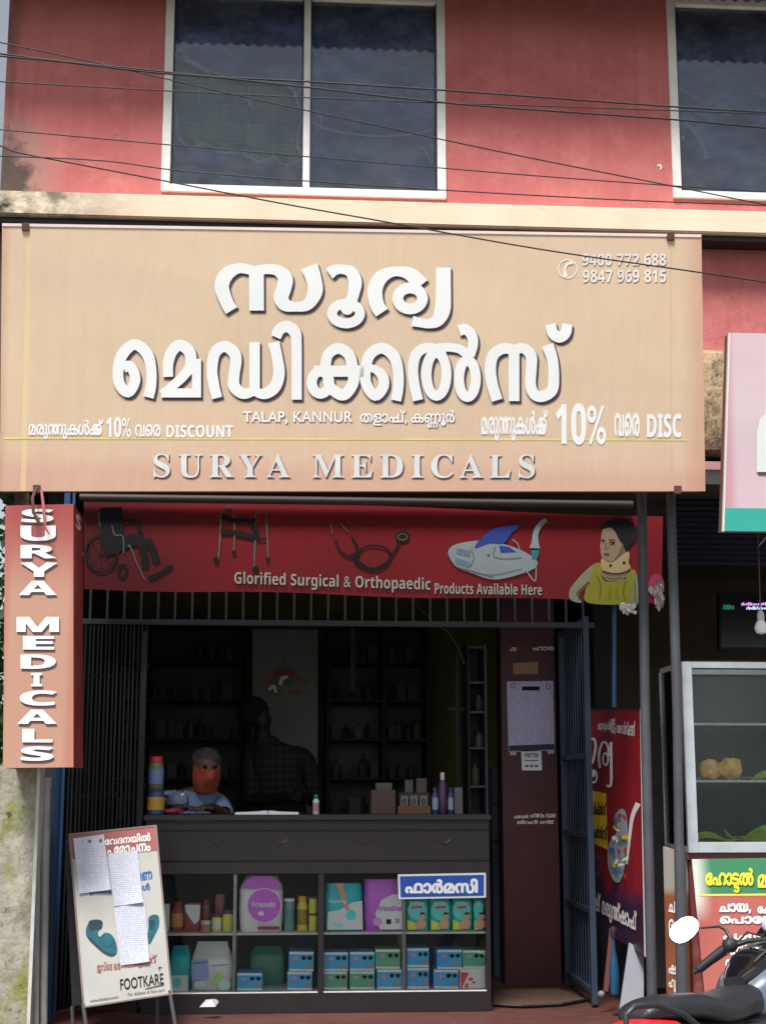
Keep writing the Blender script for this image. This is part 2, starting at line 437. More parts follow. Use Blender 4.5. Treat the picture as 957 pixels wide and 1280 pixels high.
M_glassw = glass('window_clear_glass', tint=(.8, .85, .88, 1), refl=.05, dust=.05)
M_rust = mat('rusty_clamp', S(92, 62, 50), .8, .3, 20, .3)
def flat(name, r, g, b, k=1, rough=.55): return mat(name, S(r, g, b, k), rough, .04, 8)

# ------------------------------------------------------------ ground
FZ = .46          # shop floor level
def sheet(name, x0, x1, y0, y1, z, m, cut=0):
    o = MB().add([(x0,y0,z),(x1,y0,z),(x1,y1,z),(x0,y1,z)], [(0,1,2,3)]).build(name, m); o['kind'] = 'structure'; return o
t = NT('asphalt', .9); t.bump(t.noise(90, 6), .5)
M_asph = t.col(t.mix(t.rng(t.noise(3, 8), .3, .7), (.045, .045, .047, 1), (.075, .072, .07, 1)))
t = NT('earth_ground', .95); M_earth = t.col(t.mix(t.noise(2, 8), (.10, .085, .06, 1), (.07, .09, .045, 1)))
t = NT('concrete_pavement', .9); t.bump(t.noise(40, 8), .4)
M_pave = t.col(t.mix(t.rng(t.noise(4, 8), .3, .7), (.2, .19, .18, 1), (.28, .265, .25, 1)))
sheet('ground', -600, 600, -600, 600, -.004, M_earth)
sheet('road', -200, 200, -5.5, 4.6, .0, M_asph)
t = NT('red_oxide_floor', .55, .4)
b_ = t.mix(t.rng(t.noise(3.5, 8), .3, .7), S(112, 62, 54, .7), S(90, 52, 46, .7))
b_ = t.mix(t.rng(t.noise(9, 9, (1, 2.5, 1), .7), .5, .7, 0, .7), b_, S(104, 86, 78, .8))
b_ = t.mix(t.rng(t.noise(2.2, 6), .55, .75, 0, .6), b_, S(60, 42, 38)); t.bump(t.noise(45, 7), .25)
M_floor = t.col(b_)
def kerb():
    pv = MB(); pv.box(-60, 60, 4.6, 4.75, -.05, .13); o = pv.build('kerb', M_pave, bevel=.01); o['kind'] = 'structure'
    o = MB().box(-60, 60, 4.753, 6.95, -.05, .11).build('pavement', M_pave); o['kind'] = 'structure'
kerb()
# raised red oxide floor in front of and inside the shop, laid in cast panels with grooves between
fl = MB().box(-8, 8, 6.95, 12.2, .0, FZ-.012).build('shop_floor', mat('floor_groove', S(48, 34, 32), .9)); fl['kind'] = 'structure'
MB().box(-8, 8, 6.96, 9.1, FZ-.012, FZ).build('floor_panel', M_floor, fl)
MB().box(-8, 8, 6.93, 6.958, FZ-.05, FZ+.002).build('nosing', M_floor, fl, bevel=.006)
MB().box(-8, 8, 9.105, 12.1, FZ-.013, FZ).build('floor_panel', mat('inner_floor', S(70, 62, 56), .7), fl)

# ------------------------------------------------------------ building
BL = thing('shop_building', 'two storey pink painted shop building with cream ledge and large dark windows', 'building', (0, 8, FZ))
YW = 7.9
XL = P(5, 150, YW).x; XR = 6.5
LW = RC(205, -10, 556, 245, YW); RW = RC(836, 4, 1190, 253, YW)       # the two window openings
ZT = 7.0
z_l = P(478, 253, YW).z; z_lw = LW[2]; z_rw = RW[2]
w = MB()
zb = 3.55
w.box(XL, LW[0], YW, YW+.2, zb, ZT); w.box(LW[1], RW[0], YW, YW+.2, zb, ZT); w.box(RW[1], XR, YW, YW+.2, zb, ZT)
w.box(LW[0], LW[1], YW, YW+.2, zb, z_lw); w.box(RW[0], RW[1], YW, YW+.2, zb, z_rw)
w.box(LW[0], LW[1], YW, YW+.2, LW[3], ZT); w.box(RW[0], RW[1], YW, YW+.2, RW[3], ZT)
w.box(XL, XL+.2, YW+.2, 12, zb, ZT); w.box(XL+.12, XL+.3, YW+.2, 12, 0, zb)
w.build('wall', M_wall, BL)
x0, x1, z0, z1 = RC(-5, 254, 1200, 283, 7.72)
MB().box(XL-.02, XR, 7.72, YW-.002, z0, z1).build('ledge', M_ledge, BL, bevel=.008)
MB().box(XL-.02, XR, 7.76, YW-.003, z0-.03, z0-.003).build('ledge_shadow_strip', M_black, BL)  # black strip standing in for the thin shadow under the ledge
# lower part of the front: lintel, party wall, rear and ceilings
x = MB(); zc = P(478, 600, YW).z
x.box(XL+.12, P(872, 500, YW).x, YW+.003, YW+.2, zc, zb-.003)
x.build('lintel', M_wall, BL)
xr0 = P(872, 500, YW).x
za = P(905, 441, YW).z; zbm = P(905, 570, YW).z
MB().box(xr0+.003, XR, YW+.003, YW+.2, za+.003, zb-.003).build('wall', M_wall, BL)
bm_ = MB(); pr = []
for i in range(9):
    a = math.pi*i/8; pr.append((0, -math.sin(a)*.05-.04, (za+zbm)/2-math.cos(a)*(za-zbm)/2))
pr = [(xr0+.004, YW+.19, zbm)]+[(xr0+.004, YW+q[1], q[2]) for q in pr]+[(xr0+.004, YW+.19, za)]
bm_.prism(pr[::-1], (XR-xr0-.01, 0, 0)); bm_.build('beam', M_beam, BL)
z_s0, z_s1 = P(905, 587, 7.78).z, P(905, 577, 7.78).z
MB().box(xr0-.2, XR, 7.78, 7.82, z_s0, z_s1).build('steel_strip', flat('pink_steel_strip', 205, 150, 150, .8), BL)
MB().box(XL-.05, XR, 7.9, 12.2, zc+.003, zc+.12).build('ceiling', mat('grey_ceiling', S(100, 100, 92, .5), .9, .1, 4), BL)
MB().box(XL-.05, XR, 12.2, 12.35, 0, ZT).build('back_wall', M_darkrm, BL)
# shop room
XS0 = P(78, 900, 8.05).x; XS1 = P(740, 900, 8.95).x
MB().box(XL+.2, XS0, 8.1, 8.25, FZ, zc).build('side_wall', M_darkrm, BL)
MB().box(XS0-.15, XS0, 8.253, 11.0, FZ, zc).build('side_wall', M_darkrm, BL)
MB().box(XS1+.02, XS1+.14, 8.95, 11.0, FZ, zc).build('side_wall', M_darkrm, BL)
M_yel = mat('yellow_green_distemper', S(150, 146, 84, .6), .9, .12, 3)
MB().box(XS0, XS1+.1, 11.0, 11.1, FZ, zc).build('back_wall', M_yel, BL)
# eave of corrugated sheet above the upper windows
ev = MB(); nx = 120; ex0, ex1 = XL-.3, XR
vs = []
for i in range(nx*6+1):
    xx = ex0+(ex1-ex0)*i/(nx*6); zz = .010*math.cos(i*2*math.pi/6)
    vs += [(xx, 7.46, 6.02+zz), (xx, 7.95, 6.17+zz), (xx, 7.46, 6.026+zz), (xx, 7.95, 6.176+zz)]
fs = []
for i in range(nx*6): k = 4*i; fs += [(k, k+1, k+5, k+4), (k+6, k+7, k+3, k+2), (k+2, k, k+4, k+6)]
ev.add(vs, fs); ev.build('eave_roof', mat('dark_corrugated_sheet', S(86, 84, 84), .7, .2, 4, .2), BL, smooth=True)

# ------------------------------------------------------------ upper windows
t = NT('dark_window_film', .3, .5)
c1 = t.mix(t.rng(t.noise(1.6, 7, (1, 1, 1.4)), .35, .7), S(54, 60, 104, .85), S(84, 90, 140, .85))
c1 = t.mix(t.rng(t.noise(4.5, 10, (1, 1, 1.6), .72), .44, .62, 0, .9), c1, S(160, 164, 196, .9))
c1 = t.mix(t.rng(t.noise(90, 3), .6, .7, 0, .3), c1, S(140, 144, 160, .8)); c1 = t.mix(1.0, c1, (.92,.98,1.22,1), 'MULTIPLY'); M_film = t.col(c1)
M_filmedge = mat('torn_film_edge', S(176, 182, 204, .95), .5, .3, 12)
M_block = mat('grey_block', S(132, 150, 148, .95), .95, .16, 20, .5)
M_mortar = mat('pale_mortar', S(186, 196, 190, .95), .95, .1, 20)
BW = None
def window(rc, splits, torn):
    x0, x1, z0, z1 = rc
    fr = MB(); g = .048
    f = MB(); f.box(x0, x0+g, YW-.02, YW+.06, z0, z1); f.box(x1-g, x1, YW-.02, YW+.06, z0, z1)
    f.box(x0+g, x1-g, YW-.017, YW+.06, z0, z0+g*.95); f.box(x0+g, x1-g, YW-.017, YW+.06, z1-g, z1)
    wf = f.build('window', M_alu, BL, bevel=.003)
    for s in splits:
        MB().box(s-.019, s+.019, YW-.015, YW+.055, z0+g*.95, z1-g).build('mullion', M_alu, wf, bevel=.003)
    # inner bead
    for (a, b) in zip([x0+g]+[s+.019 for s in splits], [s-.019 for s in splits]+[x1-g]):
        MB().box(a, b, YW+.018, YW+.022, z0+g*.95, z1-g).build('pane', M_glassw, wf)
        MB().box(a, a+.008, YW-.005, YW+.017, z0+g*.95, z1-g).build('bead', M_black, wf); MB().box(b-.008, b, YW-.005, YW+.017, z0+g*.95, z1-g).build('bead', M_black, wf)
    return wf
ms = P(383.5, 120, YW).x
wl = window(LW, [ms], True); wr = window(RW, [P(1013, 120, YW).x], False)
FPL = Pl((0, YW+.03, 0), (0, -1, 0))
hole = catmull([(220,66),(240,78),(262,90),(285,97),(318,101),(350,105),(364,114),(372,132),(374,152),(370,176),(374,196),(360,206),(342,196),(322,200),(300,188),(276,190),(256,178),(238,184),(226,172),(222,150),(219,120)], 5, True)
rgl = random.Random(3)
hole = [(p[0]+rgl.uniform(-1.5, 1.5), p[1]+rgl.uniform(-1.8, 1.8)) for p in hole]
v_, f_ = union([[(214,-40),(384,-40),(384,240),(214,240)], ccw([tuple(p) for p in hole])[::-1]])
MB().add([FPL.pt(a, b) for a, b in v_], f_).build('film', M_film, wl)
band = [tuple(p) for p in hole]
rim = []
for i in range(len(band)):
    a, b = band[i], band[(i+1) % len(band)]; ww = 1.4+2.4*abs(noise.noise(Vector((i*.23, 0, 0))))+(1.5 if a[0] > 340 or a[1] > 170 else 0)
    dx, dy = b[0]-a[0], b[1]-a[1]; l = math.hypot(dx, dy)+1e-6; nx_, ny_ = -dy/l*ww, dx/l*ww
    rim.append(ccw([a, b, (b[0]-nx_, b[1]-ny_), (a[0]-nx_, a[1]-ny_)]))
put('torn_film_rim', rim, FPL, .003, M_filmedge, wl)
put('torn_film_rim', ribbon([(222,70,1),(245,82,4),(262,92,2),(268,106,1)])+ribbon([(300,118,1),(312,128,3),(317,138,1)]), FPL, .003, M_filmedge, wl)
v_ = [FPL.pt(386, -40), FPL.pt(550, -40), FPL.pt(550, 245), FPL.pt(386, 245)]
MB().add(v_, [(0,1,2,3)]).build('film', M_film, wl)
put('film_scratch', ribbon([(388,151,2),(405,160,2.5),(430,166,2.5),(470,170,3),(512,168,2.5),(540,162,1)])+ribbon([(520,180,1),(532,190,3),(540,205,2)])+ribbon([(395,140,1),(402,150,2),(398,165,1)]), FPL, .003, M_filmedge, wl)
put('film_scratch', ribbon([(222,196,1),(250,206,4),(285,212,6),(330,214,7),(372,206,4)])+ribbon([(226,226,2),(262,222,4),(300,226,3)]), FPL, .003, mat('cloudy_film', S(88, 94, 122, .8), .4, .35, 25), wl)
v_ = [FPL.pt(840, -40), FPL.pt(1200, -40), FPL.pt(1200, 256), FPL.pt(840, 256)]
MB().add(v_, [(0,1,2,3)]).build('film', M_film, wr)
put('film_scratch', ribbon([(848,110,1),(862,118,1.5),(877,128,1)])+ribbon([(852,150,1),(870,168,5),(884,196,2)])+disc(881, 196, 4, 3)+disc(853, 172, 2.5, 3), FPL, .003, M_filmedge, wr)
# grey block wall seen through the tear
bw = MB().box(P(219, 100, 7.97).x, P(377, 100, 7.97).x, 7.975, 8.02, P(300, 250, 7.97).z, P(300, -10, 7.97).z).build('block_wall', M_mortar, BL)
bx0 = P(219, 100, 7.97).x; bz0 = P(300, 250, 7.97).z
for r in range(11):
    for c in range(-1, 4):
        xa = max(bx0+c*.285+(.14 if r % 2 else 0), bx0); xb = min(bx0+(c+1)*.285+(.14 if r % 2 else 0)-.01, P(377, 100, 7.97).x)
        if xb-xa < .03: continue
        jz = random.uniform(-.003, .003)
        MB().box(xa, xb, 7.968+jz, 7.98, bz0+r*.115+.005, bz0+(r+1)*.115-.005).build('block', M_block, bw)
# small patch of bare plaster beside the right window
put('plaster_chip', ribbon([(821,208,1),(823.5,206,2),(826,209,1.6),(824,212,1.2)]), Pl((0,YW,0),(0,-1,0)), .003, M_white, BL)

# ------------------------------------------------------------ main sign board
A, B_, D_ = P(3, 279, 6.93), P(876, 293, 6.93), P(0, 614, 7.09)
SP = Pl(A, (B_-A).cross(D_-A))
SQ = [(3,279),(876,293),(881,614),(0,614)]
SG = thing('main_sign_board', 'large beige flex sign board across the shop front with white Malayalam title', 'sign board', SP.pt(440, 614))
t = NT('faded_beige_flex', .5, .4)
b_ = t.mix(t.rng(t.noise(1.2, 5), .3, .7), S(226, 201, 170, .97), S(219, 190, 160, .97))
b_ = t.mix(t.rng(t.z, 2.95, 3.6, .65, 0, True), b_, S(216, 176, 152, .95))      # pinker towards the lower edge of the print
ed = t.rng(t.z, P(440,614,7.4).z, P(440,585,7.4).z, 1, 0, True)
b_ = t.mix(t.math('MULTIPLY', ed, .35), b_, S(205, 140, 126, .9))
e2 = t.math('MAXIMUM', t.rng(t.x, SP.pt(0,450).x, SP.pt(14,450).x, 1, 0, True), t.rng(t.x, SP.pt(846,450).x, SP.pt(878,450).x, 0, 1, True))
b_ = t.mix(t.math('MULTIPLY', e2, .45), b_, S(200, 130, 110, .9))
s2_ = t.math('COMPARE', t.x, SP.pt(838,450).x); t.N[-1].inputs[2].default_value = .006; b_ = t.mix(t.math('MULTIPLY', s2_, .3), b_, S(200, 168, 140)); seam = t.math('COMPARE', t.x, SP.pt(33,450).x); seam_n = t.N[-1]; seam_n.inputs[2].default_value = .012
b_ = t.mix(t.math('MULTIPLY', seam, .5), b_, S(232, 208, 150))
b_ = t.mix(t.rng(t.noise(2.5, 4, (8, 1, .5)), .5, .8, 0, .12), b_, S(190, 160, 130))
b_ = t.mix(t.rng(t.noise(40, 2, (1, 1, .12)), .4, .7, 0, .06), b_, S(250, 230, 205))
t.bump(t.noise(2.5, 3, (3, 1, 1)), .25, .02)
M_flex = t.col(b_)
MB().slab(SP, SQ, .012).build('panel', M_flex, SG)
M_frame = mat('sign_frame_steel', S(120, 90, 78), .6, .2, 8)
q = [SP.pt(*p) for p in SQ]; back = MB()
for i in range(4):
    a, b = q[i]-SP.n*.013, q[(i+1) % 4]-SP.n*.013; inn = ((q[(i+2) % 4]-q[(i+1) % 4]).normalized())*.03
    back.hexa([a, b, b+inn, a+inn], [a-SP.n*.09, b-SP.n*.09, b+inn-SP.n*.09, a+inn-SP.n*.09])
back.build('box_frame', M_frame, SG)
MB().slab(SP, [(8,283),(872,297),(876,610),(4,610)], .004, -.104).build('back_sheet', M_black, SG)
# folded bright hem along the top edge
MB().slab(SP, [(3,279),(876,293),(876,296.5),(3,282.5)], .006, .004).build('top_hem', flat('pale_hem', 244, 222, 214, .95), SG)
for (u, v, h) in ((32,283,1), (838,295,1), (46,611,0), (847,612,0)):
    m_ = MB().slab(SP, [(u-4.5,v-5),(u+4.5,v-5),(u+4.5,v+5),(u-4.5,v+5)], .12, .012); m_.build('clamp', M_rust, SG, bevel=.002)
put('yellow_rule', [[(5,546.5),(860,548.5),(860,551),(5,549)]], SP, .0012, mat('yellow_rule_print', S(222, 206, 128), .6), SG)
# title in hand drawn strokes, measured from the photograph
def st(o, k, lst, closed=False): return ribbon([(o[0]+x/k, o[1]+y/k, w/k) for x, y, w in lst], 5, closed)
def rg(o, k, cx, cy, rx, ry, w): return ring(o[0]+cx/k, o[1]+cy/k, rx/k, ry/k, w/k)
T1 = []; o = (250, 310); k = 5.629
T1.append(st(o,k,[(222,440,92),(188,380,92),(153,270,102),(188,185,100),(268,143,72),(340,150,70),(400,165,60)]) + st(o,k,[(396,135,104),(398,440,104)])
  + st(o,k,[(395,160,70),(470,148,70),(545,158,78),(598,210,105),(590,280,105),(570,345,105),(598,398,92),(665,413,68),(755,398,82),(808,310,105),(800,220,108),(768,128,125)]))
o = (400, 310); k = 5.317
T1.append(st(o,k,[(60,170,80),(100,145,70),(150,142,62),(205,160,80),(232,225,90),(222,300,78),(205,355,78)]) + rg(o,k,172,435,93,66,66) + disc(o[0]+180/k, o[1]+400/k, 44/k, 44/k))
T1.append(st(o,k,[(410,430,92),(375,370,95),(366,270,98),(410,190,90),(500,155,64),(600,175,90),(668,250,115)]) + rg(o,k,597,335,82,70,72))
T1.append(st(o,k,[(818,130,98),(818,220,98),(818,300,100),(812,410,105),(780,480,85),(720,503,62),(660,495,62),(612,485,70)]))
o = (130, 395); k = 5.981
T1.append(st(o,k,[(332,608,80),(352,520,78),(354,400,76),(322,280,85),(230,212,80),(140,285,85),(107,400,80),(118,510,80),(180,570,80),(228,500,80),(228,430,78),(190,370,75),(145,395,70)]))
T1.append(st(o,k,[(480,455,76),(478,400,76),(482,340,80),(510,262,84),(570,217,84),(640,270,88),(645,370,80),(600,440,75),(540,500,70),(470,555,60),(430,580,50)])
  + st(o,k,[(427,575,68),(725,575,68)]) + st(o,k,[(692,320,68),(692,608,68)]))
o = (250, 395)
T1.append(st(o,k,[(128,613,78),(105,520,80),(90,400,80),(112,275,85),(185,226,84),(255,275,88),(268,340,86),(255,440,82),(256,525,88),(320,580,80),(395,560,70),(408,520,60)]) + st(o,k,[(408,195,78),(408,560,78)])
  + st(o,k,[(408,560,60),(440,578,70),(495,578,82),(560,530,88),(590,430,86),(576,310,82),(550,196,86)]))
T1.append(st(o,k,[(566,158,78),(595,100,85),(652,78,85),(708,120,88),(720,200,78),(722,400,76),(722,625,76)]))
o = (370, 395)
T1.append(st(o,k,[(215,400,78),(238,290,78),(315,242,82),(395,290,82),(422,400,84),(425,500,84),(360,588,85),(285,560,85),(238,500,72),(228,440,60)]) + rg(o,k,182,497,65,84,76) + st(o,k,[(130,412,84),(300,412,84),(505,412,84)]))
T1.append(st(o,k,[(745,632,78),(762,540,78),(762,420,80),(730,300,86),(640,240,82),(550,290,82),(518,400,80),(525,510,80),(590,595,80),(650,530,80),(645,450,80),(590,398,60),(540,390,60)]))
o = (490, 395); k = 3.9875
T1.append(st(o,k,[(128,420,52),(110,340,52),(103,260,52),(120,190,54),(170,158,48),(225,165,44),(262,190,40)]) + rg(o,k,220,290,50,108,50) + rg(o,k,374,312,42,92,50)
  + st(o,k,[(225,160,42),(262,155,42),(330,163,44),(372,190,48)]) + st(o,k,[(332,72,56),(365,66,52),(395,95,52),(402,140,50),(388,200,44)]))
T1.append(st(o,k,[(522,420,56),(498,340,56),(488,260,56),(503,195,56),(548,163,54),(600,165,52)]) + st(o,k,[(606,160,54),(606,424,54)])
  + st(o,k,[(606,170,50),(650,160,50),(690,195,56),(692,260,54),(688,340,54),(708,390,54),(748,400,56),(795,370,56),(804,300,54),(797,215,54),(773,144,60)]))
T1.append(st(o,k,[(788,40,52),(800,85,54),(832,106,54),(862,85,54),(872,40,50)]))
for lt in T1:
    put('title_letter_shadow', lt, SP, .003, M_shadow, SG, 1.6, 1.8); put('title_letter_shadow', lt, SP, .0022, M_shadow, SG, 2.8, 3.6)
    put('title_letter', lt, SP, .007, M_white, SG)
# lower texts
M_sh2 = mat('small_print_shadow', S(150, 104, 96, .9), .6)
text('lettering', serif('SURYA MEDICALS'), box4(192,567,668,597,.002), SP, .004, mat('silver_white_print', S(228,228,224,.9), .5), SG, .0, .17, False, M_shadow, (1.6,2))
text('lettering', 'TALAP, KANNUR', box4(304,514,440,530), SP, .0025, M_white, SG, .022, .03, False, M_sh2, (1,1.2))
text('lettering', 'തളാQ്, കMൂർ', box4(450,512,568,535), SP, .0025, M_white, SG, .022, 0, True, M_sh2, (1,1.2))
text('lettering', 'മരുNുകൾK്', box4(36,524,129,549), SP, .0025, M_white, SG, .03, .0, True)
text('lettering', bold('10%'), box4(133,521,164,547), SP, .0025, M_white, SG, .01, -.02, False)
text('lettering', 'വരെ'.replace('രെ', 'െര'), box4(169,530,201,546), SP, .0025, M_white, SG, .03)
text('lettering', bold('DISCOUNT'), box4(208,531,291,547), SP, .0025, M_white, SG, .018, .01, False)
text('lettering', 'മരുNുകൾK്', box4(601,512,684,551), SP, .0025, M_white, SG, .03, .0, True)
text('lettering', bold('10%'), box4(694,504,757,556), SP, .0025, M_white, SG, .012, -.02, False)
text('lettering', 'വെര', box4(767,516,799,546), SP, .0025, M_white, SG, .035)
text('lettering', bold('DISC'), box4(808,517,851,547), SP, .0025, M_white, SG, .015, .0, False)
M_phone = mat('faded_number_print', S(240, 234, 228, .95), .6)
text('lettering', bold('9400 772 688'), box4(727,317,832,332,.0), SP, .0025, M_phone, SG, .0, .0, False, M_sh2, (.6,.8))
text('lettering', bold('9847 969 815'), box4(728,337,832,353,.0), SP, .0025, M_phone, SG, .0, .0, False, M_sh2, (.6,.8))
put('phone_symbol', ring(709, 336, 11.5, 11.5, 1.6), SP, .002, M_phone, SG)
put('phone_symbol', ribbon([(713,327.5,4),(708,331,3),(705.5,337,3),(706,344,4.5)])+disc(713.5,328.5,2.8,2.2)+disc(706,344,2.6,2.6), SP, .003, M_phone, SG)
# hanging clamp loop with red cord end over the vertical sign
LB = thing('hanging_hook', 'bent rusty steel hook below the left clamp of the beige sign', 'hook', P(46, 615, 7.0))
MB().tube([P(46,610,7.06), P(41,622,7.04), P(42,640,7.03), P(50,655,7.04)], .008).build('hook_bar', M_rust, LB, smooth=True)
MB().tube([P(52,612,7.06), P(55,635,7.03), P(57,660,7.03), P(62,668,7.03)], [.006,.008,.006,.003]).build('cord_end', flat('pink_cord', 170, 90, 90), LB, smooth=True)

# ------------------------------------------------------------ vertical light box sign
VY = 7.10; VP = PY(VY)
VB = thing('vertical_light_box', 'narrow vertical light box sign reading SURYA MEDICALS left of the shop opening', 'sign', P(48, 960, VY))
t = NT('light_box_print', .45, .4)
zt, zm = P(48,632,VY).z, P(48,760,VY).z
b_ = t.mix(t.rng(t.z, zm, zt, 0, 1, True), S(212, 162, 138, .74), S(186, 84, 84, .68))
e2 = t.math('MAXIMUM', t.rng(t.x, P(5,800,VY).x, P(14,800,VY).x, 1, 0, True), t.rng(t.x, P(80,800,VY).x, P(92,800,VY).x, 0, 1, True))
b_ = t.mix(t.math('MULTIPLY', e2, .4), b_, S(196, 100, 92, .75))
b_ = t.mix(t.rng(t.noise(8, 8, (2, 1, .4)), .6, .8, 0, .3), b_, S(150, 100, 80)); M_lb = t.col(b_)
v0 = [VP.pt(7,632), VP.pt(92,630), VP.pt(92,959), VP.pt(4,960)]
BD = Vector((0, .36, 0))
MB().hexa(v0, [p+Vector((0,.02,0)) for p in v0]).build('front_panel', M_lb, VB)
M_lbs = mat('light_box_side_red', S(160, 62, 62, .9), .5, .2, 5, dirt=S(170,120,100), dscale=4, damt=.6)
MB().hexa([v0[1]+Vector((0,.021,0)), v0[1]+BD, v0[2]+BD, v0[2]+Vector((0,.021,0))], [p-Vector((.015,0,0)) for p in (v0[1]+Vector((0,.021,0)), v0[1]+BD, v0[2]+BD, v0[2]+Vector((0,.021,0)))]).build('side_panel', M_lbs, VB)
MB().hexa([v0[0]+Vector((0,.021,0)), v0[0]+BD, v0[3]+BD, v0[3]+Vector((0,.021,0))], [p+Vector((.015,0,0)) for p in (v0[0]+Vector((0,.021,0)), v0[0]+BD, v0[3]+BD, v0[3]+Vector((0,.021,0)))]).build('side_panel', M_lbs, VB)
SPL = Pl(v0[1], (1, 0, 0))
a = SPL.pt; 
LT = [('S',27,67,636,653),('U',26,70,657,676),('R',26,71,681,698),('Y',26,72,703,721),('A',24,71,726,744),('M',21,74,771,790),('E',29,68,795,812),('D',26,70,818,836),('I',39,53,841,858),('C',25,71,863,882),('A',22,71,887,905),('L',28,66,911,928),('S',26,67,933,951)]
for ch, u0, u1, a0, a1 in LT:
    text('letter', bold(ch), box4(u0,a0,u1,a1), VP, .006, M_white, VB, .02, 0, False, M_shadow, (1.3, 2.6))
# the same words run down the side face, seen edge on
for i, (ch, u0, u1, a0, a1) in enumerate(LT):
    zc_ = P(48,(a0+a1)/2,VY).z; h = .035; cs = layout(bold(ch), .01, 0, False); v_, f_ = union(cs)
    xs = [p[0] for p in v_]; ys = [p[1] for p in v_]; 
    MB().add([(v0[1].x+.004-(0), VY+.08+(p[0]-min(xs))/(max(xs)-min(xs))*.18, zc_+((p[1]-min(ys))/(max(ys)-min(ys))-.5)*2*h) for p in v_], f_).build('letter', M_wprint2, VB)

# ------------------------------------------------------------ red banner under the sign
RP = P3((105,622,7.84), (828,645,7.84), (105,736,7.86))
RB = thing('red_banner', 'long red banner under the sign showing wheelchair, walker, stethoscope and nebulizer', 'banner', P(450, 745, 7.84))
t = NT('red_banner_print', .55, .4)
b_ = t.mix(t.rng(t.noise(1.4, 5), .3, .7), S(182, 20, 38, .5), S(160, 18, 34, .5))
b_ = t.mix(t.rng(t.x, P(105,680,7.84).x, P(330,680,7.84).x, .6, 0, True), b_, S(70, 16, 26, .35))  # shade over the left end painted into the banner colour
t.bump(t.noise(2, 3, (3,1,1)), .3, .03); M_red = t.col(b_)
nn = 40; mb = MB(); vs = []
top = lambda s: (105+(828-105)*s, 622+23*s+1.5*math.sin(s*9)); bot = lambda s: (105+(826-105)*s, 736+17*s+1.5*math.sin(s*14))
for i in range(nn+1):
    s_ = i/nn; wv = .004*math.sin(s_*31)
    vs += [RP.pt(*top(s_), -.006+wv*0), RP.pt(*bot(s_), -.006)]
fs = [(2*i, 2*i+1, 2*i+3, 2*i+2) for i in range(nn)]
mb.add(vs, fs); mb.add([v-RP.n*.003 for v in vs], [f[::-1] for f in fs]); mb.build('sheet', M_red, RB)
M_pd = flat('print_black', 20, 20, 24, .6, .9); M_pg = flat('print_grey', 110, 104, 102, .8); M_pw = flat('print_ice_white', 166, 180, 186, .75); M_pb = flat('print_blue', 44, 66, 150)
def bput(nm, cs, off, m): return put(nm, cs, RP, off, m, RB)
o = (100, 625); k = 5.98
WC = rg(o,k,160,400,120,140,16)+rg(o,k,160,400,95,112,5)
for i in range(8):
    a = i*math.pi/4; WC += st(o,k,[(160,400,5),(160+115*math.cos(a),400+135*math.sin(a),5)])
WC += [[(o[0]+x/k,o[1]+y/k) for x,y in ccw([(150,60),(310,50),(330,250),(150,330)])]]+[[(o[0]+x/k,o[1]+y/k) for x,y in ccw([(150,300),(420,250),(440,330),(200,420)])]]
WC += st(o,k,[(330,170,30),(420,160,30),(450,240,30)])+rg(o,k,320,530,30,45,22)+rg(o,k,560,430,22,30,14)
WC += st(o,k,[(440,270,70),(480,400,60),(490,510,50)])+st(o,k,[(500,290,60),(560,400,50),(580,470,50)])+st(o,k,[(510,590,34),(600,550,36),(690,490,30)])
bput('printed_wheelchair', WC, .001, M_pd)
bput('printed_wheelchair', st(o,k,[(240,190,9),(262,260,9),(320,270,9),(328,400,9)])+st(o,k,[(360,350,10),(375,345,10),(430,480,10),(485,595,10)])+st(o,k,[(140,90,8),(150,200,8)]), .002, M_pg)
o = (260, 625)
bput('printed_walker', st(o,k,[(100,100,12),(120,60,14),(155,48,14),(185,70,12),(198,200,12),(195,380,12)])+st(o,k,[(350,130,12),(365,90,14),(400,78,14),(430,100,12),(442,250,12),(448,430,12)])
     +st(o,k,[(95,110,12),(90,300,16),(75,450,12)])+st(o,k,[(355,140,12),(350,340,16),(345,500,12)]), .001, M_pg)
bput('printed_walker', st(o,k,[(100,120,34),(180,150,34),(270,155,30),(355,160,34)])+st(o,k,[(95,235,40),(200,245,36),(300,265,40),(360,285,40)])+st(o,k,[(320,170,30),(355,220,44),(370,290,34)])
     +disc(o[0]+60/k,o[1]+450/k,20/k,26/k)+disc(o[0]+355/k,o[1]+520/k,24/k,26/k)+disc(o[0]+195/k,o[1]+395/k,16/k,18/k)+disc(o[0]+448/k,o[1]+445/k,16/k,18/k)+st(o,k,[(370,300,16),(440,290,16)]), .002, M_pd)
o = (400, 630)
bput('printed_stethoscope', st(o,k,[(115,265,14),(145,345,14),(200,388,18),(245,385,26),(280,350,22),(262,290,20),(235,240,16)])+st(o,k,[(250,390,36),(300,455,34),(400,490,30),(490,450,28),(530,390,20),(490,330,16),(400,310,15),(320,330,16),(275,385,22)])
     +st(o,k,[(520,400,16),(560,350,18),(595,290,18)])+disc(o[0]+615/k,o[1]+245/k,54/k,42/k), .001, M_pd)
bput('printed_stethoscope', st(o,k,[(80,140,6),(90,220,6)])+st(o,k,[(150,140,5),(210,210,6)])+ring(o[0]+615/k,o[1]+245/k,34/k,24/k,8/k), .002, M_pg)
o = (545, 635)
neb = catmull([(95,310),(150,270),(300,245),(430,255),(600,300),(740,380),(745,440),(640,490),(430,535),(250,480),(150,440),(95,360)], 5, True)
bput('printed_nebulizer', [ccw([(o[0]+x/k,o[1]+y/k) for x,y in neb])], .001, M_pw)
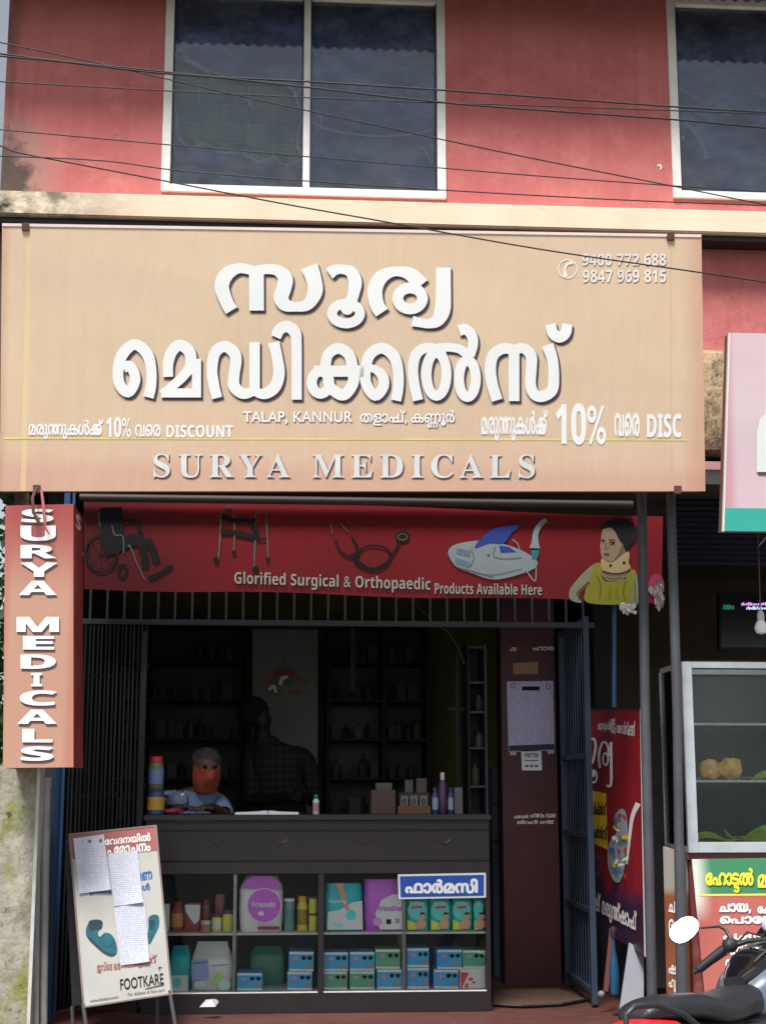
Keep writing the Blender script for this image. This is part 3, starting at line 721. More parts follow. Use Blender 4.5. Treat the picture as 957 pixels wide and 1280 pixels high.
bput('printed_nebulizer', [ccw([(o[0]+x/k,o[1]+y/k) for x,y in catmull([(285,300),(360,200),(460,145),(620,128),(560,190),(500,265),(400,265)], 4, True)])]
     +[ccw([(o[0]+x/k,o[1]+y/k) for x,y in [(470,280),(540,290),(600,330),(480,335)]])], .002, M_pb)
bput('printed_nebulizer', [ccw([(o[0]+x/k,o[1]+y/k) for x,y in [(150,300),(255,320),(255,370),(150,345)]])]+[ccw([(o[0]+x/k,o[1]+y/k) for x,y in [(140,370),(250,405),(250,450),(145,420)]])]+st(o,k,[(250,480,10),(430,500,10),(640,455,8)]), .002, flat('print_steel_blue', 110, 130, 142))
bput('printed_nebulizer', st(o,k,[(820,85,34),(770,130,40),(742,190,42),(738,250,50),(735,300,80)])+st(o,k,[(670,460,9),(700,510,9),(738,545,9),(745,480,9),(742,380,9)])+st(o,k,[(570,235,7),(605,265,7),(622,310,7)]), .003, M_pw)
bput('printed_nebulizer', [ccw([(o[0]+x/k,o[1]+y/k) for x,y in [(705,315),(770,315),(755,375),(718,378)]])], .004, flat('print_teal', 40, 130, 140))
o = (695, 625)
def up(pts, c=4): return [ccw([(o[0]+x/k,o[1]+y/k) for x,y in catmull(pts, c, True)])]
M_psk = flat('print_skin', 180, 150, 124, .7); M_arm = flat('print_pale_arm', 168, 168, 132, .7)
bput('printed_woman', up([(330,480),(250,500),(150,600),(95,680),(110,750),(190,765),(150,700),(230,620),(300,560),(420,540),(560,540),(600,560),(610,770),(520,775),(540,600)]), .001, M_arm)
bput('printed_woman', up([(290,480),(330,480),(345,590),(430,612),(530,580),(545,520),(590,530),(575,600),(555,700),(545,775),(240,770),(215,680),(250,600)]), .002, flat('print_olive_yellow', 166, 162, 40, .75))
bput('printed_woman', up([(325,500),(440,470),(535,510),(500,590),(430,608),(360,590)]), .0015, M_psk)
bput('printed_woman', up([(350,215),(400,205),(480,230),(520,330),(505,400),(440,450),(400,462),(345,440),(328,380),(330,300)]), .0035, M_psk)
bput('printed_woman', up([(345,215),(370,170),(440,140),(540,150),(600,210),(590,290),(545,340),(520,390),(495,330),(470,300),(440,240),(400,205)]), .0045, M_pd)
bput('printed_woman', up([(335,440),(380,462),(430,460),(520,390),(545,400),(540,470),(555,510),(500,540),(420,545),(340,525)]), .0055, flat('print_cream_collar', 210, 184, 130, .75))
bput('printed_woman', st(o,k,[(345,530,6),(420,548,6),(500,542,6),(552,515,6)])+disc(o[0]+404/k,o[1]+490/k,10/k,11/k)+disc(o[0]+505/k,o[1]+470/k,11/k,11/k)+st(o,k,[(335,300,14),(360,305,14)])+st(o,k,[(395,318,14),(435,322,14)])+st(o,k,[(390,295,6),(440,300,6)]), .0065, M_pd)
bput('printed_woman', st(o,k,[(300,560,10),(330,640,12),(320,740,8)])+st(o,k,[(520,600,10),(500,680,12),(510,750,8)])+st(o,k,[(400,640,6),(395,740,8)])+st(o,k,[(450,640,6),(455,740,6)]), .003, flat('print_olive_shade', 130, 128, 30, .7))
bput('printed_woman', st(o,k,[(500,340,26),(480,400,30),(440,446,16)])+st(o,k,[(372,320,8),(362,370,12)])+st(o,k,[(390,350,4),(380,372,9)]), .004, flat('print_skin_shade', 140, 106, 88, .7))
bput('printed_woman', st(o,k,[(250,620,8),(170,690,10),(165,740,8)])+st(o,k,[(585,600,10),(590,760,12)])+st(o,k,[(370,575,8),(430,590,10),(490,575,8)]), .003, flat('print_arm_shade', 130, 124, 92, .7))
bput('printed_woman', disc(o[0]+405/k,o[1]+325/k,9/k,3.4/k)+disc(o[0]+350/k,o[1]+312/k,6/k,3/k), .0068, M_pw)
o = (545, 635)
bput('printed_nebulizer', st(o,k,[(150,440,6),(260,470,6),(430,520,6)])+st(o,k,[(260,300,5),(280,380,5),(250,440,5)])+st(o,k,[(440,290,5),(430,360,5),(520,380,5),(640,370,5)])+disc(o[0]+390/k,o[1]+352/k,2,1.2), .003, M_pg)
o = (695, 625)
bput('printed_woman', st(o,k,[(355,400,12),(395,405,12)]), .0065, flat('print_lip', 120, 60, 60))
bput('printed_seal', disc(o[0]+745/k,o[1]+640/k,60/k,90/k), .001, flat('print_magenta', 170, 50, 90))
bput('printed_seal', [ccw([(o[0]+x/k,o[1]+y/k) for x,y in [(705,640),(735,675),(710,710),(680,670)]])], .002, M_pw)
M_crm = flat('cream_print', 206, 198, 184, .75)
text('lettering', bold('Glorified Surgical & Orthopaedic'), [(293,714),(538,722),(538,742),(293,734)], RP, .0045, M_crm, RB, .0, .0, False, M_pd, (1,1.2))
text('lettering', bold('Products Available Here'), [(543,728),(677,730),(677,744),(543,742)], RP, .0045, M_crm, RB, .0, .0, False, M_pd, (1,1.2))
# rolled canvas tube and rail above the banner
rt = MB().tube([P(100,622,7.8), P(790,631,7.8)], .022, 10).build('awning_rail', mat('brown_rail', S(90,76,72,.35), .6), None, smooth=True)
tag(rt, 'brown horizontal rail just above the red banner', 'rail')
pb = thing('plastic_bag', 'crumpled clear plastic bag tied at the lower right corner of the red banner', 'bag', P(822, 750, 7.75))
MB().blob(P(823,743,7.76), .045, 10, .9, (.6,.5,1.5), 3).build('bag_film', glass('crumpled_plastic', refl=.25, dust=.25, rough=.15), pb, smooth=True)
pb = thing('tape_knot', 'shiny crumpled tape knot under the woman on the red banner', 'tape', P(784, 762, 7.8))
MB().blob(P(784,761,7.8), .028, 8, 1.1, (1.2,.5,.9), 5).build('knot', flat('silver_tape', 190,190,190,1,.25), pb, smooth=False)

# ------------------------------------------------------------ poles, pipes, left wall
def pole(lab, pts, r, m, cat='pole', name='steel_pole', grp=None):
    th = thing(name, lab, cat, pts[-1])
    MB().tube(pts, r, 12).build('tube', m, th, smooth=True); return th
pp = pole('grey steel pole beside the red side board, the left one of two', [P(801,600,7.5), P(806,900,7.5), P(815,1266,7.5)], .026, M_steel)
MB().lathe([(.05,0),(.05,.012)], P(815,1266,7.5)-Vector((0,0,.004)), 10).build('base_plate', M_steel, pp)
pp = pole('grey steel pole right beside the hotel display case', [P(837,600,7.4), P(846,900,7.4), P(851,1268,7.4)], .025, M_steel)
MB().tube([P(849,1060,7.4), P(853,1270,7.4)], .029, 12).build('sleeve', M_steel, pp, smooth=True)
pole('thin blue vertical bar above the red side board', [P(767,755,8.0), P(767,884,8.0)], .012, M_blued, 'bar', 'vertical_bar')
pole('pale grey drain pipe next to the mossy wall corner', [P(49,965,7.55), P(46,1150,7.55), P(45,1300,7.55)], .016, M_pipe, 'pipe', 'drain_pipe')
pp = pole('wider grey drain pipe between mossy wall and blue post', [P(58,972,7.6), P(56,1150,7.6), P(54,1290,7.6)], .021, M_pipe, 'pipe', 'drain_pipe')
MB().tube([P(58,972,7.6), P(57,984,7.6)], .027, 12).build('socket', M_pipe, pp, smooth=True)
pb = thing('blue_post', 'blue painted square post at the left edge of the shop opening', 'post', P(66, 1290, 7.75))
a = RC(62,900,70,1290,7.75); MB().box(a[0],a[1],7.75,7.79,FZ,zc).build('post', M_blued, pb, bevel=.003)
pb = thing('blue_post', 'thin blue gate stile beside the folded dark gate', 'post', P(75, 1285, 7.9))
a = RC(73,900,76.5,1285,7.9); MB().box(a[0],a[1],7.9,7.92,FZ,zc).build('post', M_blued, pb, bevel=.002)
mw = thing('mossy_wall', 'weathered whitish compound wall with green moss below the vertical sign', 'wall', P(20, 1290, 7.45))
xw = P(43, 1100, 7.5).x; zw = P(20, 958, 7.5).z
g = MB(); nx_, nz_ = 40, 40; X0 = -4.2
for (ya, sgn) in ((7.46, 1),):
    vs = []; 
    for i in range(nx_+1):
        for j in range(nz_+1):
            xx = X0+(xw-X0)*(i/nx_)**.5; zz = zw*j/nz_
            vs.append((xx, ya+.012*noise.noise(Vector((xx*6, 0, zz*6)))+.006*noise.noise(Vector((xx*22, 3, zz*22))), zz))
    g.add(vs, [(i*(nz_+1)+j, (i+1)*(nz_+1)+j, (i+1)*(nz_+1)+j+1, i*(nz_+1)+j+1) for i in range(nx_) for j in range(nz_)])
g.build('plaster_face', M_moss, mw, smooth=True)
MB().box(X0, xw, 7.475, 7.6, 0, zw-.002).build('core', M_moss, mw)
MB().box(xw-.0, xw+.016, 7.452, 7.6, 0, zw).build('corner_strip', mat('limewashed_edge', S(196,194,190), .9, .15, 14), mw)
# shrub behind the compound wall, a sliver at the left edge
sh = thing('shrub', 'green leafy shrub behind the compound wall at the left edge', 'shrub', (-1.75, 8.6, 0))
MB().tube([(-1.8,8.6,0),(-1.78,8.6,1.2),(-1.75,8.55,2.4)], [.05,.04,.015], 8).build('stem', mat('bark', S(80,66,50), .9), sh, smooth=True)
lf = MB(); rr = random.Random(5)
for i in range(4200):
    c = Vector((-1.75+rr.gauss(0,.25), 8.5+rr.gauss(0,.2), 2.2+rr.gauss(0,.5)))
    if c.x > -1.36: c.x = -1.36-rr.random()*.3
    d = Vector((rr.gauss(0,1), rr.gauss(0,1), rr.gauss(0,1))).normalized(); e = d.cross(Vector((rr.random(),1,rr.random()))).normalized(); l = rr.uniform(.04,.08)
    lf.add([c, c+d*l*.5+e*l*.25, c+d*l, c+d*l*.5-e*l*.25], [(0,1,2,3)])
lf.build('foliage', mat('green_leaf', (.05,.11,.025,1), .5, .6, 12), sh)['kind'] = 'stuff'

# ------------------------------------------------------------ gates
M_fold = mat('black_gate_steel', S(46, 50, 60, .1), .6, .2, 6)
fg = thing('folding_gate', 'dark folded collapsible steel gate at the left of the counter', 'gate', P(130, 1240, 8.06))
for i in range(20):
    u = 82+i*5.1; xx = P(u, 950, 8.08).x; yy = 8.06+(.02 if i % 2 else 0)
    MB().box(xx-.004, xx+.004, yy, yy+.022, FZ+.02, P(130,782,8.08).z).build('slat', M_fold, fg)
for v in (850, 1000, 1150):
    zz = P(130,v,8.1).z; cr = MB()
    for i in range(10):
        xa = P(82+i*10.2,950,8.1).x; xb = P(92+i*10.2,950,8.1).x; cr.hexa([(xa,8.10,zz),(xb,8.10,zz+.08),(xb,8.10,zz+.092),(xa,8.10,zz+.012)], [(xa,8.104,zz),(xb,8.104,zz+.08),(xb,8.104,zz+.092),(xa,8.104,zz+.012)])
    cr.build('scissor_strip', M_fold, fg)
a = RC(176,790,182,1010,8.06); MB().box(a[0],a[1],8.04,8.1,FZ,a[3]).build('end_stile', M_fold, fg)
tg = thing('transom_grille', 'row of short vertical steel bars above the shop opening', 'grille', P(420, 780, 8.1))
z0_, z1_ = P(420,783,8.1).z, P(420,776,8.1).z
MB().box(P(80,780,8.1).x, P(742,780,8.1).x, 8.08, 8.12, z0_, z1_).build('rail', M_gategrey, tg, bevel=.003)
MB().box(P(80,780,8.1).x, P(742,780,8.1).x, 8.08, 8.12, P(420,700,8.1).z, P(420,694,8.1).z).build('rail', M_gategrey, tg, bevel=.003)
bar = None
for i in range(31):
    u = 92+i*21.2
    if bar is None:
        bar = MB().box(-.006, .006, -.006, .006, 0, P(420,700,8.1).z-z1_)
        me = bpy.data.meshes.new('bar'); me.from_pydata(bar.v, [], bar.f); me.materials.append(M_gategrey)
    b = link('bar', me, tg); b.location = Vector((P(u,760,8.1).x, 8.1, z1_))-tg.location
BG = thing('blue_grille_gate', 'blue barred grille gate swung open beside the maroon door post', 'gate', P(741, 1248, 8.06))
ga, gb = P(738,1000,8.06).x, P(701,1000,8.95).x
ga = Vector((ga, 8.08, 0)); gb = Vector((gb+.01, 8.93, 0))
def gbar(pa, pb, z0, z1, w_, nm):
    d = (gb-ga).normalized(); nrm = Vector((-d.y, d.x, 0))*w_
    return MB().hexa([pa+nrm+Vector((0,0,z0)), pb+nrm+Vector((0,0,z0)), pb+nrm+Vector((0,0,z1)), pa+nrm+Vector((0,0,z1))],
                     [pa-nrm+Vector((0,0,z0)), pb-nrm+Vector((0,0,z0)), pb-nrm+Vector((0,0,z1)), pa-nrm+Vector((0,0,z1))]).build(nm, M_blue, BG, bevel=.002)
d = (gb-ga).normalized(); gt = P(738,770,8.06).z
gbar(ga, ga+d*.035, FZ+.015, gt, .016, 'stile'); gbar(gb-d*.035, gb, FZ+.015, gt, .016, 'stile')
for v in (775, 944, 1045, 1140, 1240):
    zz = P(741, v, 8.08).z; gbar(ga+d*.036, gb-d*.036, zz-.014, zz+.014, .012, 'rail')
for i in range(1, 11):
    p = ga+(gb-ga)*(i/11); gbar(p-d*.004, p+d*.004, FZ+.03, gt-.01, .003, 'bar')

# maroon door post with its notices
a = RC(628,780,697,1222,8.95)
DP = thing('door_post', 'maroon painted wooden door post right of the counter', 'door post', ((a[0]+a[1])/2, 8.95, FZ))
MB().box(a[0], a[1], 8.95, 9.15, FZ, zc).build('post', M_maroon, DP, bevel=.004)
MPX = PY(8.948)
for (u0,v0,u1) in ((637,809,645),(665,808,692)): text('worn_lettering', 'ഹാരS'[:3], box4(u0,v0,u1,v0+5), MPX, .002, M_wprint2, DP, .03, 0, False)
for (u0,v0,u1,s_) in ((642,1018,660,'ഫോൺ'),(662,1017,694,'ഹോം ഡെ'),(646,1025,692,'ലിവറി ണ്ട്')): text('worn_lettering', s_, box4(u0,v0,u1,v0+5), MPX, .002, M_wprint2, DP, .03, 0, False)
pc = MB().slab(MPX, [(641,829),(672,827),(672,842),(641,843)], .004, .006).build('card', flat('brown_card', 150, 116, 92), None); tag(pc, 'small brown card stuck above the white notice on the door post', 'card')
def ptext(name, line, bgc, sc_, seed=0):
    t = NT(name, .8); n = t.noise(120, 4, (1, 1, .35)); z = t.math('FRACT', t.math('MULTIPLY', t.z, sc_))
    ln = t.math('MULTIPLY', t.rng(z, .38, .42), t.rng(n, .42, .5)); ln2 = t.math('MULTIPLY', ln, t.rng(z, .82, .78))
    return t.col(t.mix(t.math('MULTIPLY', ln2, .42), bgc, line))
M_notice = ptext('notice_print', S(70,66,96), S(196,188,222), 88)
nt_ = thing('notice', 'lilac white printed notice with dark footer on the maroon door post', 'notice', MPX.pt(664,940,.01))
NP = Pl((0,8.945,0),(0,-1,0))
MB().slab(NP, [(633,852),(691,851),(693,938),(635,940)], .002).build('sheet', M_notice, nt_)
put('header', [[(652,858),(674,858),(674,863),(652,863)]], NP, .001, M_pd, nt_)
put('footer', [[(635.5,932),(692.5,930),(692.7,937),(635.5,939)]], NP, .001, flat('navy_print', 40,36,70), nt_)
put('emblem', ring(641,857,3,3,1)+ring(685,858,3,3,1), NP, .001, flat('purple_print', 90,70,120), nt_)
for q_ in ([(637,939),(645,939),(645,944),(637,944)],[(684,937),(692,937),(692,942),(684,942)]):
    MB().slab(NP, q_, .001, .001).build('tape', flat('tape', 180,176,190), nt_)
pn = thing('payment_sticker', 'small white square sticker reading PAYTM on the maroon door post', 'sticker', NP.pt(664,962))
MB().slab(NP, [(651,938),(676,938),(677,963),(652,963)], .002).build('sheet', M_paper, pn)
text('lettering', bold('PAYTM'), box4(656,941,672,947), NP, .001, flat('navy_ink', 30,60,110), pn, .01, 0, False)
put('small_print', [[(655,950),(673,950),(673,951.2),(655,951.2)],[(656,956),(660,956),(660,959),(656,959)],[(662,956),(666,956),(666,959),(662,959)],[(668,956),(672,956),(672,959),(668,959)]], NP, .001, M_pg, pn)
# doorway mat and blue cupboard behind
dm = thing('door_mat', 'brown door mat with curved black edge inside the doorway', 'mat', P(660, 1240, 8.3))
mpts = [Vector((P(618,1230,8.7).x, 8.75, FZ+.006)), Vector((P(700,1230,8.7).x, 8.8, FZ+.006)), Vector((P(733,1240,8.3).x, 8.3, FZ+.006)), Vector((P(700,1247,8.15).x, 8.13, FZ+.006)), Vector((P(650,1250,8.1).x, 8.08, FZ+.006)), Vector((P(618,1245,8.1).x, 8.15, FZ+.006))]
MB().prism(mpts, (0,0,.006)).build('mat', mat('brown_coir', S(104,78,56,.6), .95, .3, 30, .5), dm)
MB().tube([p+Vector((0,0,.008)) for p in (mpts[2],mpts[3],mpts[4],mpts[5])], .006, 6).build('edge_cord', M_black, dm)
cb = thing('side_cupboard', 'pale blue grey cupboard standing behind the door post', 'cupboard', P(620, 1200, 9.4))
a = RC(616,960,640,1200,9.4); MB().box(a[0],a[1],9.4,9.7,FZ,a[3]).build('carcass', flat('blue_grey', 120,140,160,.8), cb, bevel=.005)
for v in (1005, 1050): MB().box(a[0]+.002,a[1]-.002,9.39,9.4,P(625,v+1.5,9.4).z,P(625,v,9.4).z).build('drawer_gap', M_black, cb)

# ------------------------------------------------------------ red side board
SB = P3((799,887,7.6), (736,887,8.6), (805,1195,7.6))
RD = thing('red_side_board', 'red and navy sign board at right angles to the shop front beside the blue gate', 'sign board', P(805, 1195, 7.6))
t = NT('side_board_print', .5)
b_ = t.mix(t.rng(t.z, .98, 1.12, 1, 0, True), t.mix(t.rng(t.noise(5, 6), .3, .7), S(176,28,42,.7), S(146,22,36,.7)), S(46,42,84,.7))
b_ = t.mix(t.math('MULTIPLY', t.rng(t.z, 1.12, 1.35, 1, 0, True), t.rng(t.noise(4,6), .4, .6)), b_, S(60,26,50,.85)); M_sb = t.col(b_)
MB().slab(SB, [(736,887),(799,887),(805,1194),(741,1157)], .02).build('panel', M_sb, RD)
MB().slab(SB, [(736,885),(801,884.5),(801,887),(736,887)], .025, .003).build('frame_top', M_black, RD)
MB().slab(SB, [(799,887),(802,887),(807.5,1197),(804.5,1195)], .03, .004).build('frame_edge', flat('white_edge',225,222,224), RD)
def sq(u0,v0,u1,v1,v2,v3): return [(u0,v0),(u1,v1),(u1,v2),(u0,v3)]
text('lettering', 'മരുNുകൾK്', sq(747,902,764,898,916,914), SB, .003, M_wprint2, RD, .03)
text('lettering', bold('10%'), sq(762,900,769,896,918,916), SB, .003, M_wprint2, RD, .0,0,False)
text('lettering', 'വെര ഡിസ്കൗT്'.replace('T','ണ'), sq(770,902,793,900,921,916), SB, .003, M_wprint2, RD, .03)
o = (725,880); k = 4.0
for g_ in (st(o,k,[(52,175,14),(70,178,12),(76,215,12),(66,270,12),(58,300,10)])+rg(o,k,66,362,16,30,9)+disc(o[0]+66/k,o[1]+350/k,2.2,4),
           st(o,k,[(97,320,12),(92,260,13),(104,205,13),(122,190,11),(138,215,14),(142,260,14)])+rg(o,k,125,275,13,30,9),
           st(o,k,[(152,190,13),(154,320,13),(154,380,13),(148,410,11),(130,408,9)])):
    put('lettering', g_, SB, .002, M_shadow, RD, .8, 1.6); put('lettering', g_, SB, .005, M_white, RD)
put('yellow_patch', [[(738,988),(757,992),(759,1062),(740,1054)]], SB, .002, flat('yellow_print', 232,190,30), RD)
text('lettering', 'മെഡിക്'.replace('മെ','െമ')[2:]+'ൽസ്', sq(738.5,1001,757,1002,1020,1018), SB, .004, M_pd, RD, .03)
text('lettering', 'കൾൻസ്', sq(739,1030,758,1032,1051,1047), SB, .004, M_pd, RD, .03)
put('printed_spoon', ribbon([(797,1004,7),(790,1020,5),(787,1040,4),(784,1065,3.5),(782,1080,4)]), SB, .002, M_wprint2, RD)
bowl = catmull([(776,1011),(782,1018),(784,1050),(780,1085),(774,1102),(766,1100),(760,1085),(759,1062),(764,1048),(770,1040),(768,1020)], 5, True)
put('printed_spoon', [ccw([tuple(p[:2]) for p in bowl])], SB, .003, M_pw, RD)
rr = random.Random(9)
pc_ = [flat('pill_red',190,40,40), flat('pill_yellow',225,180,40), flat('pill_blue',60,110,170), flat('pill_white',235,235,230), flat('pill_green',90,140,90)]
for i in range(30):
    tt = rr.random(); uu = 762+rr.random()*19; vv = 1045+rr.random()*50 if i > 7 else 1018+rr.random()*25
    if i <= 7: uu = 769+rr.random()*12
    put('printed_pill', disc(uu, vv, rr.uniform(1.5,3), rr.uniform(2.5,5), 12, rr.random()*3), SB, .004+i*.0003, pc_[i % 5], RD)
text('lettering', 'ഫോൺ', sq(741,1066,752,1068,1078,1074), SB, .003, M_pg, RD, .02)
text('lettering', bold('9400'), sq(742,1088,750,1090,1097,1094), SB, .003, M_pg, RD, .0,0,False)
text('lettering', 'ഷ് മരുN്ഷാQ്', sq(741,1113,795,1139,1170,1143), SB, .004, M_wprint2, RD, .035)
# clutter leaning below the board
wp = MB().slab(P3((790,1205,7.72),(812,1215,7.72),(785,1262,7.55)), [(786,1178),(804,1190),(804,1262),(774,1262)], .01).build('leaning_panel', flat('grey_white_board', 160,162,170,.6), None); tag(wp, 'grey white board leaning under the red side board', 'panel')
br = thing('broom', 'reddish brown wooden plank leaning beside the blue gate', 'plank', P(757, 1235, 7.9))
MB().slab(PY(7.9), [(762,1160),(770,1160),(760,1240),(754,1240)], .02).build('plank', flat('reddish_plank',120,70,68,.8), br, bevel=.003)
bt = thing('spray_bottle', 'translucent blue bottle hanging under the red side board', 'bottle', P(768, 1245, 7.75))
MB().lathe([(.01,0),(.024,.01),(.026,.12),(.02,.17),(.009,.24),(.008,.30)], P(768,1245,7.75), 14).build('body', mat('blue_plastic', S(36,84,116,.7), .25, .2, 9), bt, smooth=True)
MB().lathe([(.014,.285),(.016,.32),(.008,.34)], P(768,1245,7.75), 12).build('cap', M_black, bt, smooth=True)
bl = MB().blob(P(751,1243,7.9), .019, 8).build('ball', flat('pale_ball',150,150,150,.5), None, smooth=True); tag(bl, 'small pale ball on the floor at the foot of the blue gate', 'ball')

# ------------------------------------------------------------ counter with glass cabinet
CX0, CX1 = P(182,1050,8.0).x, P(612,1130,8.0).x
CT = thing('shop_counter', 'dark wooden shop counter with glazed display cabinet below', 'counter', ((CX0+CX1)/2, 8.0, FZ))
zt = P(400,1018.5,8.0).z; zp = P(400,1092,8.0).z; zcb = P(400,1241,8.0).z
MB().box(CX0-.01, CX1+.01, 7.985, 8.5, zt-.028, zt).build('counter_top', mat('counter_top_laminate', S(48,42,44,.6), .4, .1, 6), CT, bevel=.004)
MB().box(CX0, CX1, 8.0, 8.03, zp, zt-.03).build('front_panel', M_dark, CT)
for v in (1036, 1074): MB().box(CX0, CX1, 7.993, 8.0, P(400,v+1.6,8).z, P(400,v,8).z).build('moulding', M_dark, CT, bevel=.002)
MB().box(CX0, CX1, 7.992, 8.0, zp, zp+.018).build('moulding', M_dark, CT, bevel=.002)
M_groove = mat('carved_groove', S(26,20,22), .8)
for u in (272, 348, 455, 556):
    put('carved_chevron', ribbon([(u-11,1049,1.5),(u,1058,2),(u,1058,2)])+ribbon([(u,1058,2),(u+11,1049,1.5)]), PY(8.0), .0015, M_groove, CT)
for u in (356, 560): put('drawer_mark', ribbon([(u-3,1053,1),(u,1052,1),(u+3,1049,1)]), PY(8.0), .004, M_pg, CT)
MB().box(CX0, CX1, 7.995, 8.45, FZ, zcb-.0).build('plinth', M_dark, CT, bevel=.003)
MB().box(CX0, CX1, 8.40, 8.43, zcb, zp).build('cabinet_back', mat('grey_cabinet_back', S(60,64,68,.7), .7, .15, 4), CT)
M_div = mat('cream_divider', S(214,212,204), .6, .1, 8, dirt=S(110,104,92), dscale=9, damt=.4)
PD = P(401,1160,8).x; pw = .013
MB().box(PD-pw*1.1, PD+pw*1.1, 7.996, 8.40, zcb, zp).build('post', M_dark, CT)
MB().box(P(607,1160,8).x, CX1, 7.996, 8.40, zcb, zp).build('post', M_dark, CT)
MB().box(CX0, CX0+.03, 7.996, 8.40, zcb, zp).build('post', M_dark, CT)
for u, w_ in ((293,.0075),(505,.0075)): xx = P(u,1160,8).x; MB().box(xx-w_, xx+w_, 8.003, 8.38, zcb, zp-.003).build('divider', M_div, CT)
zs = P(400,1166,8).z
for (ua, ub) in ((190,291.5),(295,397),(405,503.5),(506.7,606.5)):
    MB().box(P(ua,1165,8).x, P(ub,1165,8).x, 8.006, 8.38, zs-.010, zs).build('shelf', M_div, CT)
MB().box(CX0+.03, P(607,1160,8).x, 8.0, 8.40, zcb+.0005, zcb+.008).build('cabinet_floor', M_div, CT)
for (ua, ub) in ((186,398),(404.5,606.8)):
    MB().box(P(ua,1165,8).x, P(ub,1165,8).x, 7.999, 8.003, zcb+.009, zp-.002).build('glass_pane', M_glass, CT)

# ------------------------------------------------------------ goods
def pack(lab, cat, rc, Y, dep, m, grp=None, puff=.12, name='pack', pinch=0, seed=0):
    """soft plastic pack: rounded, bulging, with a gathered top"""
    x0, x1, z0, z1 = rc; cx = (x0+x1)/2; w2 = (x1-x0)/2; h = z1-z0; th = thing(name, lab, cat, (cx, Y+dep/2, z0), grp)
    N = 12; vs = []; fs = []
    for j in range(N+1):
        tz = j/N
        zz = z0+h*tz
        gx = 1-.10*(1-math.sin(math.pi*min(max(tz,.05),.95))**.35); gy = .55+.45*math.sin(math.pi*min(max(tz,.03),.97))**.5
        if pinch and tz > 1-pinch: gy *= max(.12, (1-tz)/pinch); gx *= 1-.25*((tz-(1-pinch))/pinch)
        for i in range(24):
            a = 2*math.pi*i/24; ca, sa = math.cos(a), math.sin(a); ex = .42
            px = w2*gx*math.copysign(abs(ca)**ex, ca); py = dep/2*gy*math.copysign(abs(sa)**ex, sa)
            d = .004*noise.noise(Vector((px*25+seed, py*25, zz*25)))
            vs.append((cx+px+d, Y+dep/2+py+d, zz))
    for j in range(N):
        for i in range(24): fs.append((j*24+i, j*24+(i+1) % 24, (j+1)*24+(i+1) % 24, (j+1)*24+i))
    fs += [tuple(range(23,-1,-1)), tuple(N*24+i for i in range(24))]
    MB().add(vs, fs).build('wrapper', m, th, smooth=True); th.rotation_euler.z = .04*math.sin(seed*2.3+x0*9); return th
def carton(lab, cat, rc, Y, dep, m, grp=None, name='box', rz=0):
    x0, x1, z0, z1 = rc; th = thing(name, lab, cat, ((x0+x1)/2, Y, z0), grp)
    MB().box(x0, x1, Y, Y+dep, z0, z1).build('carton', m, th, bevel=.0015); return th
def jar(lab, cat, rc, Y, mbody, mlid, mlabel=None, name='jar', lidh=.18, neck=.8, grp=None):
    x0, x1, z0, z1 = rc; cx = (x0+x1)/2; r = (x1-x0)/2; h = z1-z0; th = thing(name, lab, cat, (cx, Y+r, z0), grp)
    c = (cx, Y+r, z0); hb = h*(1-lidh)
    MB().lathe([(r*.92,0),(r,h*.03),(r,hb*.86),(r*neck,hb)], c, 18).build('body', mbody, th, smooth=True)
    MB().lathe([(r*neck*1.08,hb),(r*neck*1.08,h*.985),(r*neck*.98,h)], c, 18).build('lid', mlid, th, smooth=True)
    if mlabel: MB().lathe([(r*1.012,hb*.2),(r*1.012,hb*.75)], c, 18).build('label', mlabel, th, smooth=True)
    return th
def F_(n, r_, g_, b2, k=1, rough=.5):
    c = S(r_, g_, b2, 2.2); return mat(n, (min(c[0],.86), min(c[1],.86), min(c[2],.86), 1), rough, .04, 8)
YC = 8.05
def rcs(u0,v0,u1,v1,Y, base=None):
    a = list(RC(u0,v0,u1,v1,Y))
    if base is not None: h = a[3]-a[2]; a[2] = base+.0005; a[3] = base+h
    return a
fb = zcb+.0085      # cabinet floor level
M_teal = F_('teal_plastic', 20,140,146,1,.35); M_pur = F_('purple_plastic', 150,70,160,1,.35); M_wpl = F_('white_plastic', 214,216,222,1,.35)
# purple pack
rc = rcs(299,1096,354,1166,YC,zs); pk = pack('white and purple adult diaper pack standing on the left upper shelf', 'diaper pack', rc, YC, .16, M_wpl, pinch=.2)
FPK = PY(YC-.001)
put('purple_top', [ccw([(303,1110),(309,1100),(318,1095),(340,1095),(350,1102),(352,1112)])], FPK, .001, M_pur, pk)
put('round_label', disc(331,1132,21,21), FPK, .003, M_pur, pk)
put('round_label_ring', ring(331,1132,21.5,21.5,1.2), FPK, .004, M_white, pk)
text('lettering', bold('Friends'), box4(316,1127,345,1134), FPK, .005, M_white, pk, .01,0,False)
put('emblem', disc(327,1142,4,3), FPK, .005, M_white, pk)
put('size_band', [[(323,1158),(350,1158),(350,1162),(323,1162)]], FPK, .003, F_('maroon_ink',110,20,50), pk)
